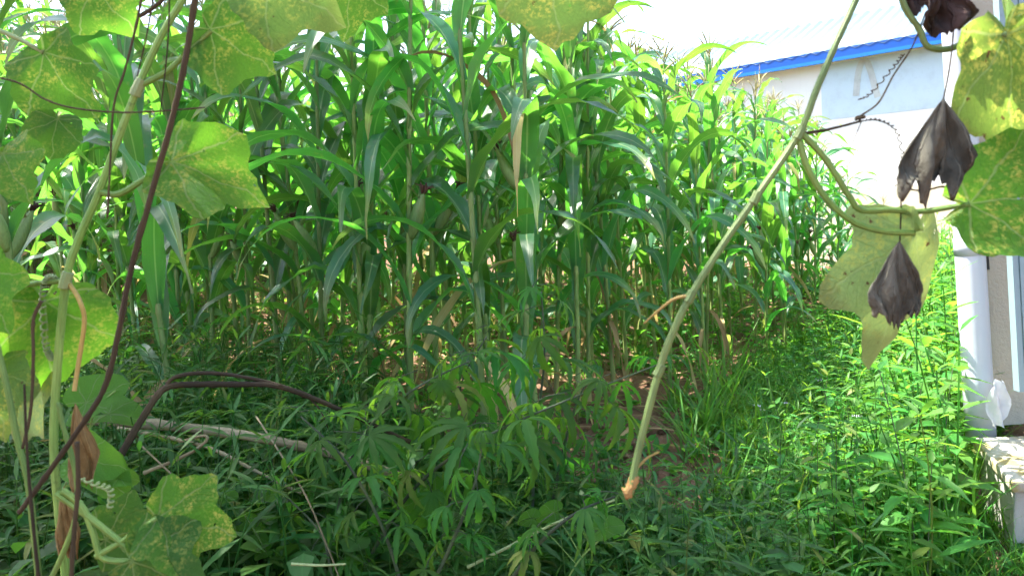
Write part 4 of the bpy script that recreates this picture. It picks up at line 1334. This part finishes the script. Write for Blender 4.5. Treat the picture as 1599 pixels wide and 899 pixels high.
class Vine:
    def __init__(s, name, base, label, cat='vine', group=None):
        s.b = Vector(base); s.e = empty(name, Matrix.Translation(s.b)); tag(s.e, label, cat, group); s.k = 0
    def stem(s, name, ctrl, r0, r1, mat, n=8, jit=.05, per=7):
        P3 = [Vector(p) - s.b for p in crom([tuple(at(*c)) for c in ctrl], per)]; N = len(P3)
        m = MB(); m.tube(P3, [r0 + (r1 - r0) * i / (N - 1) for i in range(N)], n, jit=jit, rr=rr)
        return ob(name, m.mesh(name, mat), s.e)
    def leaf(s, px, py, d, az, size_px, mat, tilt=-15, spin=0, cup=.28, droop=.4, lobes=.12, fold=0.0, lat=1.0):
        s.k += 1
        size = .9 * size_px / F0 * d
        o = ob('leaf', gourd_mb(size, hash((px, py)) % 9973, cup, droop, lobes, fold).mesh('leaf', mat), s.e, orient(at(px, py, d) - s.b, az, tilt, 1.0, spin) @ Matrix.Diagonal((1, lat, 1, 1)))
        return o
    def dead(s, px, py, d, len_px, w_px, mat, seed, lean_=0.0, spin=0):
        o = ob('withered_leaf', wither_mb(len_px / F0 * d, w_px / F0 * d, seed, lean_).mesh('withered_leaf', mat), s.e, Matrix.Translation(at(px, py, d) - s.b) @ Matrix.Rotation(rad(spin), 4, 'Z'))
        sm = o.modifiers.new('thickness', 'SOLIDIFY'); sm.thickness = .0012
        return o
    def tendril(s, ctrl, r, turns, coil_px, mat, d=None):
        P3 = [Vector(p) - s.b for p in crom([tuple(at(*c)) for c in ctrl], 30)]; N = len(P3)
        cr = coil_px / F0 * ctrl[0][2]
        out = []
        for i, p in enumerate(P3):
            t = i / (N - 1); a = turns * 6.283 * t
            env = min(1, t * 4) * cr
            out.append(p + Vector((math.cos(a) * env, math.sin(a) * env * .8, math.sin(a) * env * .5)))
        m = MB(); m.tube(out, r, 5); ob('tendril', m.mesh('tendril', mat), s.e)

# climbing vine on the left
DL = 1.15
v = Vine('gourd_vine', at(100, 1150, DL), 'green climbing gourd vine with yellow mottled leaves along the left edge', 'vine')
v.stem('stem', [(105, 1150, DL), (104, 920, DL), (92, 800, DL), (84, 690, DL), (90, 570, DL), (103, 440, DL), (122, 375, DL), (155, 300, DL), (185, 215, DL), (216, 135, DL), (250, 60, DL), (295, -20, DL), (330, -120, DL)], .0066, .0050, M['vine'])
v.stem('node', [(100, 450, DL - .004), (103, 437, DL - .004), (107, 425, DL - .004)], .0085, .0085, M['vine_pale'])
v.stem('node', [(210, 150, DL), (216, 136, DL), (222, 124, DL)], .009, .0085, M['vine_pale'])
v.stem('leaf_stalk', [(157, 300, DL), (185, 303, DL), (225, 280, DL), (262, 255, DL)], .0052, .0042, M['vine'])
v.leaf(268, 253, DL, -15, 150, M['gourd'], -30, 14, cup=.3, droop=.45, lobes=.10, lat=.85)
v.stem('leaf_stalk', [(216, 135, DL), (260, 112, DL), (300, 75, DL), (330, 48, DL)], .005, .0036, M['vine'])
v.leaf(328, 46, DL, -40, 118, M['gourd_dark'], 15, 20, lobes=.10)
v.stem('leaf_stalk', [(0, 48, DL + .1), (35, 64, DL + .1), (68, 82, DL + .1)], .004, .0035, M['vine_pale'])
v.leaf(68, 82, DL + .1, -65, 118, M['gourd_dark'], 10, -10)
v.leaf(140, -30, DL + .15, -60, 100, M['gourd_dark'], 14, 15)
v.leaf(410, -50, DL - .05, -40, 145, M['gourd_pale'], 12, -12)
v.leaf(90, 186, DL + .05, -100, 66, M['gourd_dark'], -10, 20, lobes=.03)
v.leaf(5, 240, DL - .05, -58, 95, M['gourd'], -30, -10)
v.stem('leaf_stalk', [(103, 437, DL), (60, 442, DL), (20, 447, DL - .05), (-40, 455, DL - .05)], .0045, .004, M['vine'])
v.leaf(-50, 425, DL - .1, -55, 115, M['gourd'], -20, 0)
v.leaf(-10, 480, DL + .05, -20, 95, M['gourd_dark'], 20, 10)
v.leaf(70, 470, DL + .06, -84, 150, M['gourd'], -5, 50, lobes=.05)
v.leaf(60, 585, DL + .1, -120, 120, M['gourd_fade'], -20, -20)
v.leaf(-20, 575, DL, -70, 110, M['gourd_pale'], -30, 10)
v.tendril([(103, 437, DL), (125, 470, DL - .02), (132, 490, DL - .02), (125, 540, DL - .02), (118, 610, DL - .02)], .0034, 1.5, 2, M['tan'])
v.tendril([(98, 440, DL), (75, 432, DL), (66, 470, DL), (72, 540, DL), (82, 560, DL)], .0014, 26, 5, M['vine_pale'])
v.dead(118, 630, DL - .02, 150, 50, M['wither_brown'], 3, .02)
v.leaf(545, -35, DL + .2, -90, 95, M['gourd_dark'], 10, 45)
v.leaf(865, -70, DL - .05, -88, 150, M['gourd_pale'], 14, 5, lobes=.07)
v.stem('leaf_stalk', [(865, -70, DL - .05), (840, -120, DL - .05), (780, -180, DL - .05)], .004, .004, M['vine'])
# lower left runner
DB = 1.05
w = Vine('gourd_runner', at(60, 1000, DB), 'pale gourd runner with two bright lobed leaves at the bottom left', 'vine')
w.stem('stem', [(40, 980, DB), (120, 800, DB), (95, 650, DB), (90, 630, DB)], .004, .003, M['vine'])
w.stem('stem', [(88, 770, DB), (130, 800, DB), (175, 835, DB), (230, 880, DB)], .0045, .004, M['vine'])
w.stem('leaf_stalk', [(98, 765, DB), (128, 790, DB), (145, 830, DB), (160, 870, DB), (205, 876, DB)], .0046, .004, M['vine'])
w.stem('leaf_stalk', [(150, 868, DB), (190, 845, DB), (245, 808, DB)], .0042, .0034, M['vine'])
w.leaf(246, 808, DB, -12, 118, M['gourd'], -32, 6, lobes=.13)
w.leaf(206, 876, DB - .02, -20, 130, M['gourd_dark'], -38, -8)
w.leaf(165, 842, DB + .06, 20, 90, M['gourd_dark'], -30, 10)
w.tendril([(120, 745, DB), (150, 755, DB), (172, 765, DB), (172, 790, DB)], .0017, 9, 4, M['vine_pale'])
w.dead(100, 760, DB + .04, 120, 40, M['wither_brown'], 8)
w.stem('stem', [(-10, 520, DB), (10, 600, DB), (28, 690, DB), (45, 760, DB), (60, 900, DB), (70, 1000, DB)], .0042, .0042, M['vine'])
# dead vine crossing the left side
stick('dead_vine', [(330, -120, 1.0), (305, 0, 1.0), (290, 90, 1.0), (268, 190, 1.0), (240, 290, 1.0), (205, 420, 1.0), (185, 520, 1.0), (165, 600, 1.0), (130, 660, 1.0), (70, 745, 1.0), (30, 800, 1.0)], .0040, .0034, M['bark'], 'long dark dead vine slanting down past the mottled gourd leaf', 'vine', jit=.15)
stick('dead_vine', [(225, -30, 1.1), (215, 30, 1.1), (195, 110, 1.1), (178, 165, 1.1), (172, 260, 1.1), (168, 340, 1.1)], .002, .0014, M['bark'], 'thin dark dead vine hanging beside the top of the climbing stem', 'vine', 5,
      subs=[([(218, 26, 1.1), (240, 12, 1.1), (265, -10, 1.1)], .003, .003), ([(240, -5, 1.1), (228, 60, 1.1), (214, 120, 1.1)], .0014, .001), ([(265, -20, 1.1), (262, 70, 1.1), (250, 180, 1.1)], .0014, .001)])
stick('wire_vine', [(-20, 118, 1.05), (30, 130, 1.05), (70, 155, 1.05), (110, 168, 1.05), (170, 175, 1.05), (230, 175, 1.05), (320, 168, 1.1)], .0014, .0012, M['bark'], 'thin dark wiry vine running level across the upper left', 'vine', 5)
stick('dead_shoot', [(120, 690, .98), (122, 760, .98), (115, 840, .98), (110, 930, .98)], .003, .003, M['bark'], 'short dark upright dead stem behind the pale runner', 'stem', 6)
stick('dead_shoot', [(65, 470, 1.02), (52, 500, 1.02), (52, 560, 1.02), (48, 640, 1.02), (35, 700, 1.02)], .0026, .002, M['bark'], 'dark hooked dead stem behind the lower climbing stem', 'stem', 6)
stick('dead_shoot', [(60, 900, .98), (50, 800, .98), (42, 700, .98), (38, 600, .98)], .0024, .0015, M['bark'], 'thin dark dead stem at the lower left edge', 'stem', 6)

# vine at the right
DR = 0.98
x_ = Vine('gourd_vine', at(983, 768, DR), 'hanging gourd vine with cut brown end and spotted leaves before the building', 'vine')
x_.stem('stem', [(984, 770, DR), (1000, 690, DR), (1030, 575, DR), (1050, 520, DR), (1078, 463, DR), (1130, 380, DR), (1190, 295, DR), (1248, 208, DR), (1275, 140, DR), (1305, 70, DR), (1345, -20, DR), (1380, -120, DR)], .0048, .0042, M['vine_grey'])
x_.stem('cut_end', [(974, 771, DR), (980, 768, DR), (986, 758, DR), (992, 742, DR)], .0078, .0056, M['cut'], jit=.3, per=4)
for q in ((1078, 463), (1249, 209), (1180, 309), (1030, 578)):
    x_.stem('node', [(q[0] - 5, q[1] + 9, DR), (q[0], q[1], DR), (q[0] + 4, q[1] - 9, DR)], .0064, .0058, M['vine_grey'])
x_.stem('dry_twig', [(990, 735, DR), (1010, 715, DR), (1030, 705, DR)], .002, .001, M['tan'])
x_.stem('dry_twig', [(1078, 463, DR), (1050, 468, DR), (1005, 505, DR)], .003, .0012, M['tan'])
x_.stem('leaf_stalk', [(1248, 220, DR), (1260, 260, DR), (1290, 310, DR), (1330, 345, DR), (1374, 360, DR), (1428, 364, DR)], .0042, .0038, M['vine'])
x_.leaf(1428, 364, DR, -101, 226, M['gourd_fade'], 10, 8, cup=-.2, droop=.1, lobes=.15, fold=.3, lat=.62)
x_.stem('leaf_stalk', [(1252, 208, DR), (1290, 250, DR), (1325, 305, DR), (1345, 328, DR), (1390, 328, DR), (1440, 330, DR), (1514, 318, DR - .02)], .0042, .0036, M['vine'])
x_.leaf(1514, 318, DR - .02, 4, 205, M['gourd'], -14, -8, lobes=.10, lat=.8)
x_.stem('leaf_stalk', [(1400, -40, DR), (1412, 10, DR), (1435, 45, DR), (1448, 72, DR), (1480, 77, DR), (1515, 64, DR), (1572, 54, DR - .03)], .0042, .004, M['vine_grey'])
x_.leaf(1572, 54, DR - .03, -80, 225, M['gourd_spotted'], 8, -10, lobes=.12, lat=.66)
x_.leaf(1575, 110, DR + .04, 80, 150, M['gourd_pale'], 10, 40, lobes=.05)
x_.stem('side_shoot', [(1250, 209, DR), (1290, 203, DR), (1342, 190, DR)], .0022, .0014, M['bark'])
x_.tendril([(1342, 190, DR), (1346, 182, DR), (1340, 186, DR)], .0018, 1.6, 4, M['bark'])
x_.tendril([(1342, 190, DR), (1370, 187, DR), (1400, 205, DR), (1412, 260, DR)], .0008, 14, 3.0, M['bark'])
x_.stem('string', [(1345, 180, DR), (1372, 160, DR), (1395, 118, DR), (1425, 72, DR), (1445, 20, DR)], .0012, .001, M['bark'], 5)
x_.tendril([(1340, 156, DR), (1360, 145, DR), (1395, 105, DR), (1410, 85, DR)], .0008, 12, 2.5, M['bark'])
x_.stem('string', [(1345, 190, DR), (1325, 235, DR), (1300, 262, DR)], .0006, .0005, M['bark'], 4)
x_.stem('string', [(1492, -10, DR), (1488, 60, DR), (1482, 110, DR - .06), (1473, 156, DR - .09)], .001, .001, M['bark'], 5)
x_.dead(1473, 154, DR - .09, 172, 118, M['wither'], 5, -.16)
x_.stem('string', [(1405, 285, DR), (1407, 320, DR), (1405, 380, DR)], .001, .001, M['bark'], 5)
x_.tendril([(1405, 292, DR), (1412, 296, DR), (1402, 290, DR)], .001, 2.5, 4, M['bark'])
x_.stem('string', [(1405, 292, DR), (1440, 298, DR), (1475, 292, DR), (1490, 315, DR)], .001, .0015, M['bark'], 5)
x_.dead(1404, 378, DR - .03, 138, 92, M['wither'], 12, -.06)
x_.dead(1470, -30, DR, 90, 85, M['wither_purple'], 15, .03)
x_.dead(1450, -50, DR, 78, 60, M['wither_purple'], 16, -.12)
